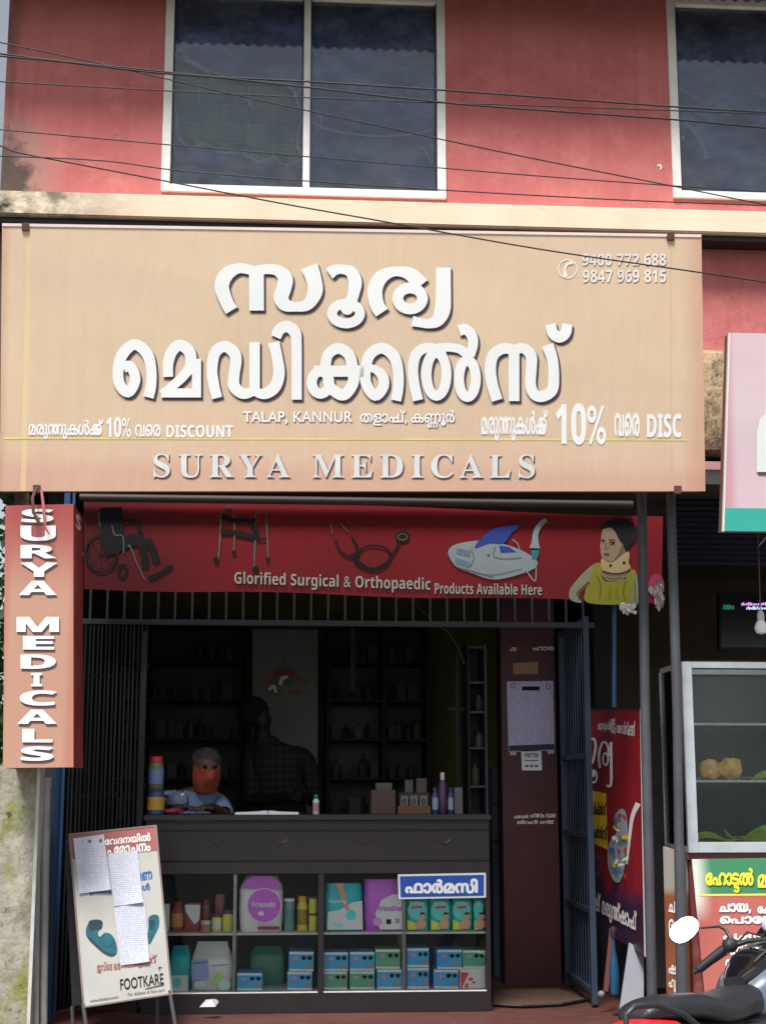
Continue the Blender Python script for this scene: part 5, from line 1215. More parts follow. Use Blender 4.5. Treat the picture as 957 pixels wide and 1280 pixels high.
# mask: draped shell round the lower face
mk = MB(); vs = []; N1, N2 = 14, 9
for j in range(N2+1):
    tz = j/N2; zz = .008-.135*tz; rad = .086-.012*abs(tz-.35)-.035*max(0,tz-.6)
    for i in range(N1+1):
        a = R_(-78+156*i/N1); d = (f*math.cos(a)+s*math.sin(a)); nose_b = .028*math.exp(-(a/.35)**2)*math.exp(-((tz-.3)/.35)**2)
        vs.append(H+d*(rad+nose_b)+Vector((0,0,zz+.02*abs(math.sin(a))*(1 if tz<.4 else -0)))-f*.012)
fs = [(j*(N1+1)+i, j*(N1+1)+i+1, (j+1)*(N1+1)+i+1, (j+1)*(N1+1)+i) for j in range(N2) for i in range(N1)]
mk.add(vs, fs); mk.build('face_mask', mat('orange_cloth', S(172,72,52,.8), .85, .12, 20, .3), pm_, smooth=True)
gl_ = MB()
for sg in (-1, 1):
    c_ = H+f*.086+s*.030*sg+Vector((0,0,.022)); gl_.tube([c_+s*.024*math.cos(t_)+Vector((0,0,.016*math.sin(t_))) for t_ in [i*math.pi/5 for i in range(11)]], .0022, 5)
    gl_.tube([c_+s*.024*sg, H+s*.074*sg+Vector((0,0,.02))], .002, 5)
gl_.build('glasses', F_('pale_wire',120,116,112,.6,.3), pm_, smooth=True)
ey = MB()
for sg in (-1, 1): ey.blob(H+f*.066+s*.028*sg+Vector((0,0,.022)), .012, 6)
ey.build('eyes', M_pd, pm_, smooth=True)
# standing person with bowed head, dark checked shirt
H = P(322,895,9.7)
ps = thing('person', 'standing person with bowed dark head and checked shirt in front of the pale panel', 'person', (H.x+.12, 9.75, FZ))
f = Vector((.75,-.45,-.45)).normalized(); s = Vector((.45,.85,0)).normalized()
bx = H.x+.13; ch = Vector((bx, 9.76, FZ+1.28)); nk = H+Vector((.02,.02,-.12)); pel = Vector((bx+.03, 9.8, FZ+.9))
nodes = {'pel':(pel,(.15,.12)),'wst':(pel+Vector((0,0,.2)),(.14,.11)),'ch':(ch,(.16,.12)),'nk':(nk,.055),'hd0':(H+Vector((.03,-.01,-.06)),.055),'hd':(H,(.082,.09)),'hd1':(H+Vector((-.02,.0,.07)),.072),
 'nose':(H+f*.1,.013),'er':(H-s*.08,(.012,.02)),'el':(H+s*.08,(.012,.02)),
 'shr':(ch+Vector((-.17,.02,.08)),.06),'elr':(ch+Vector((-.16,-.06,-.22)),.042),'wrr':(ch+Vector((.02,-.22,-.2)),.028),'har':(ch+Vector((.08,-.25,-.2)),(.036,.018)),
 'shl':(ch+Vector((.19,.02,.06)),.06),'ell':(ch+Vector((.25,-.03,-.22)),.042),'wrl':(ch+Vector((.14,-.22,-.2)),.028),'hal':(ch+Vector((.1,-.27,-.17)),(.036,.018)),
 'hipr':(pel+Vector((-.09,0,-.05)),.09),'kr':(pel+Vector((-.1,-.02,-.45)),.062),'ar':(Vector((bx-.08,9.82,FZ+.08)),.045),'tr':(Vector((bx-.07,9.68,FZ+.04)),.036),
 'hipl':(pel+Vector((.09,0,-.05)),.09),'kl':(pel+Vector((.1,-.02,-.45)),.062),'al':(Vector((bx+.12,9.82,FZ+.08)),.045),'tl':(Vector((bx+.13,9.68,FZ+.04)),.036)}
edges = [('pel','wst'),('wst','ch'),('ch','nk'),('nk','hd0'),('hd0','hd'),('hd','hd1'),('hd','nose'),('hd','er'),('hd','el'),('ch','shr'),('shr','elr'),('elr','wrr'),('wrr','har'),('ch','shl'),('shl','ell'),('ell','wrl'),('wrl','hal'),
 ('pel','hipr'),('hipr','kr'),('kr','ar'),('ar','tr'),('pel','hipl'),('hipl','kl'),('kl','al'),('al','tl')]
for side, ha, dirn in (('r', nodes['har'][0], Vector((.7,-.5,.1)).normalized()), ('l', nodes['hal'][0], Vector((-.6,-.6,.1)).normalized())):
    for i in range(4):
        L_ = (.058,.070,.064,.050)[i]; b0 = ha+Vector((0,0,.026-.017*i))+dirn*.02; nodes[f'{side}{i}a'] = (b0+dirn*L_*.5, .009); nodes[f'{side}{i}b'] = (b0+dirn*L_+Vector((.01,.02,0)), .0075)
        edges += [('ha'+side, f'{side}{i}a'), (f'{side}{i}a', f'{side}{i}b')]
    nodes[side+'t'] = (ha+Vector((0,-.01,.04)), .010); nodes[side+'t2'] = (ha+dirn*.03+Vector((0,-.01,.055)), .008); edges += [('ha'+side, side+'t'), (side+'t', side+'t2')]
body = skinned('body', nodes, edges, mat('dark_skin', S(50,36,30,.6), .6), ps)
cloth(body, nodes, [('pel','wst'),('wst','ch'),('ch','shr'),('shr','elr'),('ch','shl'),('shl','ell'),('ch','nk')], edges, .012, checks('dark_check_shirt', S(36,36,42,.6), S(60,61,66,.6), 22), ps, 'shirt', lambda c: c.z < nk.z-.02)
cloth(body, nodes, [('pel','hipr'),('hipr','kr'),('kr','ar'),('pel','hipl'),('hipl','kl'),('kl','al')], edges, .014, F_('dark_trousers',50,50,58), ps, 'trousers')
MB().blob(H+Vector((-.03,.01,.03)), .104, 12, .06, (1.0,.95,.95), 1).build('hair', mat('black_hair', S(22,20,20), .8, .4, 60, .6), ps, smooth=True)

# ------------------------------------------------------------ A-frame sandal board
AP = P3((83,1042,7.5), (197,1031,7.62), (104,1260,7.3))
AQ = [(86,1042),(196,1031),(216,1243),(104,1260)]
AB = thing('sandal_board', 'tilted white sandal advertisement board on a folding stand with papers taped over it', 'board', AP.pt(160,1275))
t = NT('sandal_board_print', .55); M_abw = t.col(t.mix(t.rng(t.noise(4,7), .4, .75, 0, .5), S(196,194,186,.78), S(168,166,160,.78)))
MB().slab(AP, AQ, .008).build('panel', M_abw, AB)
M_abr = mat('salmon_header', S(165,92,90,.8), .6, .12, 9)
put('header', [[(87,1043),(195,1032.5),(197,1063),(89.5,1074)]], AP, .0015, M_abr, AB)
M_abf = mat('dull_board_frame', S(120,104,98), .6, .2, 9)
for i in range(4):
    a, b = AQ[i], AQ[(i+1) % 4]; du, dv = b[0]-a[0], b[1]-a[1]; l = math.hypot(du,dv); n_ = (-dv/l*2.0, du/l*2.0)
    MB().slab(AP, [a,b,(b[0]+n_[0],b[1]+n_[1]),(a[0]+n_[0],a[1]+n_[1])], .012, .004+.0003*i).build('frame_bar', M_abf, AB)
# rear leaf and legs
q2 = [AP.pt(83,1046)-AP.n*.04, AP.pt(194,1036)-AP.n*.04, AP.pt(208,1230)-AP.n*.26, AP.pt(99,1247)-AP.n*.26]
MB().hexa(q2, [p-AP.n*.008 for p in q2]).build('rear_leaf', M_gategrey, AB)
def down(p, q_): d_ = q_-p; return p+d_*((FZ-p.z)/d_.z)
for (u0,v0,u1,v1) in ((104,1255,109,1290),(212,1238,217,1268)):
    a, b = AP.pt(u0,v0,-.004), AP.pt(u1,v1,-.004); MB().tube([a, down(a,b)], .0095, 8).build('leg', M_steel, AB, smooth=True)
for c_, d2 in ((q2[3], q2[3]-q2[0]), (q2[2], q2[2]-q2[1])):
    d2 = d2.normalized(); MB().tube([c_, c_+d2*((FZ-c_.z)/d2.z)], .009, 8).build('leg', M_steel, AB, smooth=True)
for v, s_, h0, u0, u1 in ((1044,'േവദനയിൽ',0,131,188),(1057,'ം േമാചനം',0,134,188)):
    text('lettering', s_, [(u0,v+2),(u1,v-4),(u1+.5,v+7),(u0+.5,v+13)], AP, .004, M_wprint2, AB, .03)
M_bl2 = F_('blue_print2',20,90,150)
text('lettering', 'ഷണ', [(166,1092),(190,1088),(191,1099),(167,1102)], AP, .003, M_bl2, AB, .035)
text('lettering', 'ങൾ', [(168,1106),(187,1103),(188,1112),(169,1114)], AP, .003, M_bl2, AB, .035)
text('lettering', bold('ഉറപ്പു'), [(112,1113),(140,1110),(140,1117),(112,1119)], AP, .003, M_bl2, AB, .03)
text('lettering', 'ഇവിെട ലഭ', [(121,1203),(150,1200),(151,1214),(122,1216)], AP, .003, M_abr, AB, .02)
text('lettering', 'ിക്കുN്'.replace('ക്ക','K'), [(152,1200),(196,1192),(197,1206),(153,1213)], AP, .003, M_abr, AB, .02)
text('lettering', 'FOOTKARE', [(150,1224),(204,1216),(205,1230),(151,1238)], AP, .003, M_pd, AB, .012, .0, False)
put('lettering', ribbon([(182,1236,1),(205,1231,1)])+ribbon([(200,1208,.8),(200,1214,.8)])+ribbon([(197,1210,.8),(203,1209,.8)]), AP, .003, M_pd, AB)
text('lettering', 'www.footkare.com', [(113,1249),(148,1244),(148,1247.5),(113,1253)], AP, .003, M_pg, AB, .02, .0, False)
text('lettering', 'For diabetic & foot care', [(160,1241),(206,1235),(206,1239),(160,1245)], AP, .003, M_pg, AB, .01, .0, False)
o = (0,940); k = 3.7667
M_san = mat('teal_leather', S(16,84,96), .5, .2, 20); M_sand = mat('dark_teal_leather', S(20,50,62), .5, .2, 20)
def sc(pts): return [ccw([(x/k, 940+y/k) for x, y in catmull(pts, 4, True)])]
put('printed_sandal', sc([(410,820),(440,790),(480,795),(480,830),(462,845),(470,870),(500,850),(540,880),(552,940),(530,957),(490,940),(440,890),(408,865)]), AP, .002, M_san, AB)
put('printed_sandal', sc([(418,800),(445,790),(482,798),(478,828),(450,836),(425,838)])+sc([(408,862),(440,888),(490,935),(530,950),(550,945),(530,962),(490,948),(430,895)]), AP, .003, M_sand, AB)
put('printed_sandal', sc([(480,868),(512,852),(538,880),(520,915),(495,912)]), AP, .004, M_san, AB)
put('printed_sandal', sc([(700,780),(725,765),(748,775),(748,820),(725,870),(705,905),(695,880),(700,820)]), AP, .002, M_san, AB)
put('printed_sandal', sc([(700,800),(715,790),(730,800),(722,830),(705,835)]), AP, .003, M_sand, AB)
M_pap = ptext('paper_print', S(110,110,130,.8), S(214,216,230,.75), 105)
def paper(lab, q_, off):
    pp = thing('paper_sheet', lab, 'paper', AP.pt(*q_[3], off), 'papers taped on the sandal board'); vs = []; N = 8
    for i in range(N+1):
        for j in range(N+1):
            a_, b_2 = i/N, j/N; uu = [(q_[0][m]*(1-a_)+q_[1][m]*a_)*(1-b_2)+(q_[3][m]*(1-a_)+q_[2][m]*a_)*b_2 for m in (0,1)]
            curl = .010*max(0,b_2-.75)/.25*(.5+a_)*.6+.003*math.sin(a_*5+b_2*3)
            vs.append(AP.pt(uu[0], uu[1], off+max(0,curl)))
    MB().add(vs, [(i*(N+1)+j, (i+1)*(N+1)+j, (i+1)*(N+1)+j+1, i*(N+1)+j+1) for i in range(N) for j in range(N)]).build('sheet', M_pap, pp, smooth=True); return pp
pa = paper('short white printed paper taped at the upper left of the sandal board', [(92,1048),(130,1043),(139,1112),(99,1117)], .009)
put('seal', disc(112,1051.5,2,2)+disc(126,1050.5,2,2), AP, .0125, M_pg, pa)
paper('white printed paper taped in the middle of the sandal board, above a longer one', [(135,1067),(172,1063),(179,1128),(143,1133)], .009)
paper('lowest white printed paper covering the sandals on the board', [(142,1130),(181,1124),(187,1202),(151,1207)], .006)
sc_ = thing('paper_scrap', 'crumpled white paper scrap on the floor before the cabinet', 'paper', P(262,1258,7.85))
a = P(262,1258,7.85); MB().add([a+Vector(v) for v in ((-.05,-.02,0),(.03,-.03,.002),(.045,.02,.02),(.03,.04,.03),(-.02,.02,.03),(.01,.0,.035))], [(0,1,5),(1,2,5),(2,3,5),(3,4,5),(4,0,5)]).build('paper', flat('scrap_paper',200,200,212,.6), sc_)

# ------------------------------------------------------------ hotel side on the right
HT = PY(11.5)
MB().box(P(745,900,9.5).x+.2, XR, 11.6, 11.7, FZ, zc).build('back_wall', mat('brown_hotel_wall', S(92,80,72), .9, .15, 3), BL)
HS = thing('rolled_shutter', 'dark navy rolling shutter half lowered behind the pink sign', 'shutter', P(900, 700, 8.3))
xs0, xs1 = P(835,650,8.3).x, XR-.2; zs0, zs1 = P(900,706,8.3).z, zc
for i in range(12):
    za_ = zs0+(zs1-zs0)*i/12; zb_ = zs0+(zs1-zs0)*(i+1)/12-.006; MB().prism([(xs0,8.3,za_),(xs0,8.285,(za_+zb_)/2),(xs0,8.3,zb_),(xs0,8.31,zb_),(xs0,8.31,za_)], (xs1-xs0,0,0)).build('slat', F_('navy_steel',44,48,76,.8), HS)
TV = thing('television', 'wall mounted television with glowing captions inside the dark hotel', 'television', P(935, 810, 10.4))
MB().slab(PY(10.4), [(898,740),(1010,740),(1010,812),(898,812)], .06).build('casing', M_black, TV, bevel=.005)
MB().slab(PY(10.4), [(901,743),(1007,743),(1007,809),(901,809)], .002, .003).build('screen', F_('dark_screen',20,22,36,1,.2), TV)
def emis(name, c, s_):
    m = bpy.data.materials.new(name); m.use_nodes = True; b = m.node_tree.nodes['Principled BSDF']; b.inputs['Base Color'].default_value = c; b.inputs['Emission Color'].default_value = c; b.inputs['Emission Strength'].default_value = s_; return m
rr = random.Random(4)
def glow(name, u0, u1, v0, v1, m):
    q_ = []; u = u0
    while u < u1:
        w_ = rr.uniform(.8, 2.2); hh = rr.choice((0, .8, 1.4)); q_.append([(u, v0+hh), (u+w_, v0+hh), (u+w_, v1-rr.choice((0, .6))), (u, v1)]); u += w_+rr.uniform(.3, 1)
    put(name, q_, PY(10.4), .005, m, TV)
glow('screen_glow', 903, 917, 756, 762, emis('green_glow', S(30,120,80), .4)); glow('screen_glow', 926, 975, 753, 757, emis('violet_glow', S(190,130,210), .7)); glow('screen_glow', 932, 975, 758, 762, emis('white_glow', S(180,200,230), .7))
# pink and teal sign
KP = P3((911,416,7.1),(1120,419,7.1),(903,664,7.15))
KS = thing('pink_teal_sign', 'pale pink sign with teal bottom band at the upper right', 'sign board', KP.pt(930,664))
t = NT('pale_pink_flex', .5); e2 = t.rng(t.x, KP.pt(908,540).x, KP.pt(922,540).x, 1, 0, True)
b_ = t.mix(t.rng(t.noise(1.6,5),.3,.7), S(228,204,210,.86), S(222,192,200,.86)); b_ = t.mix(t.math('MULTIPLY', e2, .5), b_, S(200,110,130,.9)); t.bump(t.noise(3,3),.3,.02); M_kp = t.col(b_)
MB().slab(KP, [(911,416),(1120,419),(1118,666),(903,664)], .01).build('panel', M_kp, KS)
MB().slab(KP, [(911,416),(1120,419),(1118,666),(903,664)], .08, -.011).build('box_frame', M_frame, KS)
put('teal_band', [[(904.5,635),(1118,637),(1118,665),(903.3,663.5)]], KP, .0015, F_('teal_band',50,176,160,.9), KS)
MB().slab(KP, [(910,416),(912.2,416),(904.5,664.5),(902.4,664)], .02, .003).build('edge_trim', F_('white_trim',225,220,215), KS)
wsh = [(945,590),(945,540),(949,524),(957,516),(990,512),(990,590)]
put('emblem_shadow', [ccw(wsh)], KP, .003, M_shadow, KS, 2, 4); put('emblem', [ccw(wsh)], KP, .006, F_('emblem_white',226,232,226,.92), KS)
MB().slab(KP, [(925,419),(931,419),(929,424)], .001, .003) if False else None
# bulb
BU = thing('hanging_bulb', 'white bulb hanging on a thin cord before the dark hotel', 'bulb', P(951,793,7.5))
c_ = P(951,793,7.5)
MB().lathe([(.004,0),(.026,.008),(.034,.03),(.034,.04),(.024,.062),(.018,.07)], c_, 16).build('globe', F_('bulb_white',248,250,252,1,.3), BU, smooth=True)
MB().lathe([(.018,.07),(.019,.105),(.012,.12),(.006,.125)], c_, 14).build('holder', F_('holder_white',200,200,196), BU, smooth=True)
MB().tube([c_+Vector((0,0,.124)), P(947,665,7.5)+Vector((0,0,.1))], .003, 6).build('cord', F_('red_cord',110,60,60), BU)
MB().tube([P(948,682,7.5), P(960,668,7.5)], .004, 6).build('stay', F_('pale_wire2',170,170,170), BU)
# display case
DC = thing('snack_display_case', 'aluminium framed glass snack case on the hotel counter', 'display case', P(900,1066,7.5))
xa = P(860,950,7.5).x; xe = xa+1.15; ya, yb = 7.5, 7.97; z0_ = P(862,1066,7.5).z; z1_ = P(856,827,7.5).z; fw = .034
def bar_(x0,x1,y0,y1,z0,z1,nm='frame_bar'): return MB().box(x0,x1,y0,y1,z0,z1).build(nm, M_alu2, DC, bevel=.002)
bar_(xa-fw/2, xa+fw, ya, ya+.03, z0_, z1_); bar_(xe-fw, xe, ya, ya+.03, z0_, z1_)
bar_(xa+fw+.001, xe-fw-.001, ya+.002, ya+.03, z1_-.032, z1_); bar_(xa+fw+.001, xe-fw-.001, ya+.002, ya+.03, z0_, z0_+.052)
bar_(xa-fw/2, xa-fw/2+.022, yb-.02, yb, z0_, z1_-.02); bar_(xe-.02, xe, yb-.02, yb, z0_, z1_-.02)
bar_(xa-fw/2, xa-fw/2+.02, ya+.031, yb-.021, z1_-.03, z1_-.003); bar_(xa-fw/2, xa-fw/2+.02, ya+.031, yb-.021, z0_, z0_+.03)
bar_(xa+.01, xe-.021, yb-.018, yb, z1_-.032, z1_-.004); bar_(xa+.01, xe-.021, yb-.018, yb, z0_, z0_+.03)
MB().box(xa-.01, xe, ya+.004, yb, z1_+.0005, z1_+.01).build('top_glass', M_glass, DC)
MB().box(xa+.005, xe, ya+.031, yb-.02, z0_+.03, z0_+.036).build('floor_sheet', F_('steel_sheet',110,112,110,1,.4), DC)
MB().box(xa+.02, xe-.02, yb-.012, yb-.006, z0_+.05, z1_-.04).build('rear_sheet', F_('dull_grey_sheet',84,96,98,.7), DC)
MB().box(xa+fw+.001, xe-fw-.001, ya+.012, ya+.016, z0_+.053, z1_-.033).build('glass_pane', M_glass2, DC)
MB().box(xa-fw/2+.004, xa-fw/2+.008, ya+.032, yb-.022, z0_+.031, z1_-.031).build('glass_pane', M_glass, DC)
zsA = P(900,905,7.55).z; zsB = P(900,976,7.55).z
for z in (zsA, zsB):
    MB().box(xa+.02, xe-.02, ya+.035, yb-.03, z-.004, z).build('glass_shelf', glass('shelf_glass', refl=.03, dust=.02), DC)
    MB().box(xa+fw+.003, xe-fw-.003, ya+.02, ya+.034, z-.008, z+.004).build('shelf_edge', M_alu2, DC)
MB().slab(PY(ya+.0105), [(873,1063.5),(957,1063.5),(957,1065)], .001) if False else None
# snacks
M_bun = mat('fried_batter', S(252,212,140), .7, .2, 25, .8, bscale=45)
for i, (u, v, r, lab) in enumerate(((887,957,.057,'left round golden fried snack in the display case'),(912,958,.062,'right round golden fried snack in the display case'))):
    c_ = P(u, v, 7.60); c_.z = zsB+r*.86+.008; bn = MB().blob(c_, r, 16, .25, (1.0,.95,.92), i+2).build('fried_snack', M_bun, None, smooth=True); tag(bn, lab, 'snack', 'fried snacks in the case')
def leaf(lab, x0, x1, y, z, w_, seed, rise=.02):
    th = thing('banana_leaf', lab, 'leaf', ((x0+x1)/2, y, z)); rr = random.Random(seed); vs = []; N = 14
    for i in range(N+1):
        s_ = i/N; xx = x0+(x1-x0)*s_; hw = w_*(math.sin(math.pi*min(1,s_*.9+.08))**.5); zz = z+.012+.014*math.sin(s_*7+seed)
        vs += [(xx, y-hw, zz-.006+rr.uniform(0,.012)), (xx, y, zz+.005), (xx, y+hw, zz+rise*(.5+.5*math.sin(s_*9+seed))+rr.uniform(0,.012))]
    fs = []
    for i in range(N): k_ = 3*i; fs += [(k_,k_+3,k_+4,k_+1),(k_+1,k_+4,k_+5,k_+2)]
    MB().add(vs, fs).build('blade', mat('banana_leaf_green', S(170,214,96), .45, .3, 14), th, smooth=True)
    MB().tube([(x0, y, z+.014),(x1, y, z+.014+.01)], .003, 5).build('midrib', F_('leaf_rib',176,190,120), th)
leaf('green banana leaf strip lying beside the fried snacks', P(915,975,7.6).x, P(990,975,7.6).x, 7.66, zsB, .04, 2, .035)
leaf('green banana leaf under the two fried snacks', P(872,975,7.6).x, P(925,975,7.6).x, 7.6, zsB, .03, 4)
leaf('long banana leaf on the floor of the display case', P(872,1040,7.6).x, P(985,1040,7.6).x, 7.62, z0_+.042, .06, 7, .03)
leaf('second banana leaf overlapping on the display case floor', P(915,1040,7.6).x, P(1000,1040,7.6).x, 7.72, z0_+.055, .07, 9, .045)
# counter under the case, banner and old panel
HC = thing('hotel_counter', 'plastered hotel counter under the snack display case', 'counter', P(900,1250,7.6))
xh0 = P(832,1150,7.95).x; MB().box(xa-.005, XR-1, 7.535, 7.95, FZ, z0_-.035).build('body', mat('dull_red_plaster', S(132,62,58), .8, .15, 8, .2, dirt=S(180,150,140), dscale=10, damt=.4), HC, bevel=.006)
MB().box(xa-.02, XR-1, 7.52, 7.98, z0_-.034, z0_-.002).build('counter_slab', F_('maroon_slab',120,60,64), HC)
HP = P3((864,1072,7.5),(960,1072,7.5),(872,1250,7.44))
HB_ = thing('hotel_menu_banner', 'green and salmon Malayalam menu banner on the hotel counter', 'banner', HP.pt(900,1250))
t = NT('menu_banner_print', .5); zg = HP.pt(900,1118).z
b_ = t.mix(t.rng(t.noise(3,6),.3,.7), S(206,116,104,.75), S(196,100,92,.75))
b_ = t.mix(t.rng(t.z, zg-.002, zg+.002), b_, S(70,150,104,.7))
b_ = t.mix(t.math('MULTIPLY', t.rng(t.x, HP.pt(864,1090).x, HP.pt(890,1090).x, 1.1, 0, True), t.rng(t.z, zg-.16, zg, 0, 1, True)), b_, S(224,224,214,.9))
M_mb = t.col(b_)
MB().slab(HP, [(864,1074),(1100,1070),(1100,1262),(882,1262)], .004).build('sheet', M_mb, HB_)
put('yellow_rule', [[(872,1117.5),(1095,1116),(1095,1118.5),(872,1120)]], HP, .0015, F_('yellow_rule2',224,214,90), HB_)
M_y = F_('yellow_letter',240,226,60); M_dg = F_('dark_green_ink',30,90,60)
text('lettering', 'േഹാTൽ', box4(881,1085,941,1116), HP, .004, M_y, HB_, .04, -.02, True, M_dg, (1.2,1.5))
text('lettering', 'മലബാർ', box4(946,1087,1020,1110), HP, .004, M_y, HB_, .04, 0, True, M_dg, (1.2,1.5))
M_sr = F_('dark_salmon',140,60,60)
for s_, u0, v0, u1, v1 in (('ചായ,',898,1129,938,1142),('േകാഫി',946,1129,985,1142),('െപാേറാT',899,1145,985,1160),('പCടി',903,1163,960,1175),('േദാശ',911,1181,935,1194),('അCൂട',906,1199,942,1212),('കറി',907,1215,930,1226)):
    text('lettering', s_, box4(u0,v0,u1,v1), HP, .004, M_white, HB_, .045, 0, True, M_sr, (1,1.2))
OP = P3((833,1070,7.62),(858,1075,7.55),(833,1250,7.62))
OB = thing('old_menu_panel', 'narrow faded orange red panel between the two grey poles', 'panel', OP.pt(845,1262))
t = NT('old_panel_print', .7); b_ = t.mix(t.rng(t.noise(5,7),.35,.65), S(150,70,52,.7), S(164,104,52,.7)); b_ = t.mix(t.rng(t.z, P(845,1118,7.6).z-.01, P(845,1110,7.6).z), b_, S(150,146,138)); M_op = t.col(b_)
MB().slab(OP, [(828,1058),(858,1068),(862,1262),(833,1262)], .02).build('panel', M_op, OB)
for v, s_ in ((1124,'ചാ'),(1148,'ദേ'),(1205,'ഷൂ'),(1223,'ഹൃദ')): text('lettering', s_, box4(835,v,848,v+16,.2), OP, .003, M_wprint2, OB, .03)
# dark stuff between pole and case
gp = thing('grey_cupboard', 'dull grey cupboard with a scratched triangle mark behind the poles', 'cupboard', P(825,1200,8.3))
MB().slab(PY(8.3), [(812,983),(832,983),(834,1235),(814,1235)], .3).build('carcass', F_('dull_grey',84,84,84,.8), gp)
put('triangle_mark', ribbon([(820,1022,1),(830,1022,1),(826,1032,1),(820,1023,1)], 3), PY(8.3), .002, M_pg, gp)

# ------------------------------------------------------------ motorcycle (heading away to the right, leaning on its stand)
BK = thing('motorcycle', 'black and grey motorcycle with red tail and black seat parked at the right corner', 'motorcycle', (1.86, 5.92, .11), rotz=0)
TH = R_(42); LEAN = R_(8)
MX = Matrix.Translation(BK.location) @ Matrix.Rotation(TH, 4, 'Z') @ Matrix.Rotation(-LEAN, 4, 'X')
def bkb(mb, name, m, smooth=True, bevel=0, parent=None):
    if name in ('seat', 'side_cover', 'tail_light', 'grab_rail'): mb.v = [(p[0]*.86 if p[0] < 0 else p[0], p[1], p[2]) for p in mb.v]
    mb.v = [tuple(MX @ Vector(p)) for p in mb.v]; return mb.build(name, m, parent or BK, smooth=smooth, bevel=bevel)
def loft(sections, n=16, ex=.7):
    """sections: (x, zc, half width, half height) superellipse rings along x"""
    vs = []; fs = []
    for (x_, zc_, hw, hh) in sections:
        for i in range(n):
            a = 2*math.pi*i/n; ca, sa = math.cos(a), math.sin(a)
            vs.append((x_, hw*math.copysign(abs(ca)**ex, ca), zc_+hh*math.copysign(abs(sa)**ex, sa)))
    for j in range(len(sections)-1):
        for i in range(n): fs.append((j*n+i, j*n+(i+1) % n, (j+1)*n+(i+1) % n, (j+1)*n+i))
    fs += [tuple(range(n-1,-1,-1)), tuple((len(sections)-1)*n+i for i in range(n))]
    return MB().add(vs, fs)
def secs(lst, k=4): return [tuple(p) for p in catmull(lst, k)]
M_seat = mat('black_seat_vinyl', S(44,46,52,.75), .42, .08, 20, .15, bscale=120)
M_blk = mat('gloss_black_paint', S(20,20,24), .12, .05, 5, coat=.5); M_blkm = mat('matt_black_plastic', S(38,38,42), .5, .1, 12)
M_gry = mat('metallic_grey_paint', S(112,122,132), .3, .06, 9, metal=.5, coat=.4); M_rub = mat('tyre_rubber', S(28,28,28), .85, .1, 20, .3)
M_tail = mat('red_tail_lens', S(220,40,48), .2, .05, 9); M_mir = mat('mirror_glass', S(225,226,234), .40, 0, 5, metal=1.0); M_chr = mat('chrome', S(190,190,192), .15, .03, 9, metal=1.0)
SZ = .665
bkb(loft(secs([(-.78,SZ+.015,.05,.01),(-.74,SZ+.025,.085,.03),(-.60,SZ+.03,.115,.045),(-.40,SZ+.02,.125,.05),(-.25,SZ-.01,.135,.05),(-.12,SZ-.01,.135,.055),(-.02,SZ+.0,.125,.06),(.06,SZ+.0,.11,.065),(.12,SZ+.0,.085,.06),(.15,SZ+.02,.05,.045)]), 20), 'seat', M_seat)
bkb(loft(secs([(.06,SZ+.0,.10,.07),(.14,SZ+.02,.145,.10),(.28,SZ+.04,.165,.13),(.42,SZ+.05,.14,.13),(.50,SZ+.05,.09,.10)]), 20), 'tank', M_gry)
bkb(loft(secs([(.05,SZ+.075,.05,.02),(.13,SZ+.105,.09,.03),(.26,SZ+.155,.11,.04),(.40,SZ+.175,.09,.04),(.50,SZ+.15,.05,.03)]), 16), 'tank_cover', M_blk)
bkb(loft(secs([(-.74,SZ-.06,.05,.03),(-.6,SZ-.06,.10,.05),(-.3,SZ-.10,.11,.07),(0,SZ-.12,.12,.08),(.12,SZ-.12,.11,.08)]), 16), 'side_cover', M_blk)
bkb(loft(secs([(-.88,SZ-.035,.035,.02),(-.85,SZ-.03,.075,.035),(-.74,SZ-.035,.10,.045),(-.62,SZ-.045,.118,.04)]), 16), 'tail_light', M_tail)
for sg in (-1, 1):
    if sg < 0: bkb(MB().tube([(-.50,-.135,SZ-.06),(-.66,-.15,SZ+.01),(-.84,-.145,SZ+.058),(-.96,-.125,SZ+.064),(-1.0,-.11,SZ+.04),(-1.0,-.10,SZ-.06)], .012, 8), 'grab_rail', M_blkm)
bkb(loft(secs([(.42,SZ+.13,.06,.05),(.50,SZ+.18,.11,.09),(.62,SZ+.16,.13,.12),(.72,SZ+.10,.10,.10),(.76,SZ+.08,.05,.05)]), 18), 'fairing', M_blk)
bkb(MB().add([(.44,-.10,SZ+.24),(.44,.10,SZ+.24),(.60,.09,SZ+.33),(.60,-.09,SZ+.33),(.455,-.10,SZ+.23),(.455,.10,SZ+.23),(.615,.09,SZ+.32),(.615,-.09,SZ+.32)], [(0,1,2,3),(7,6,5,4),(0,4,5,1),(1,5,6,2),(2,6,7,3),(3,7,4,0)]), 'windscreen', M_blk, False)
bkb(MB().blob((.47,.03,SZ+.27), .05, 10, 0, (.35,1.1,.8)), 'instrument_cover', F_('glossy_white_blue',200,206,226,1,.15))
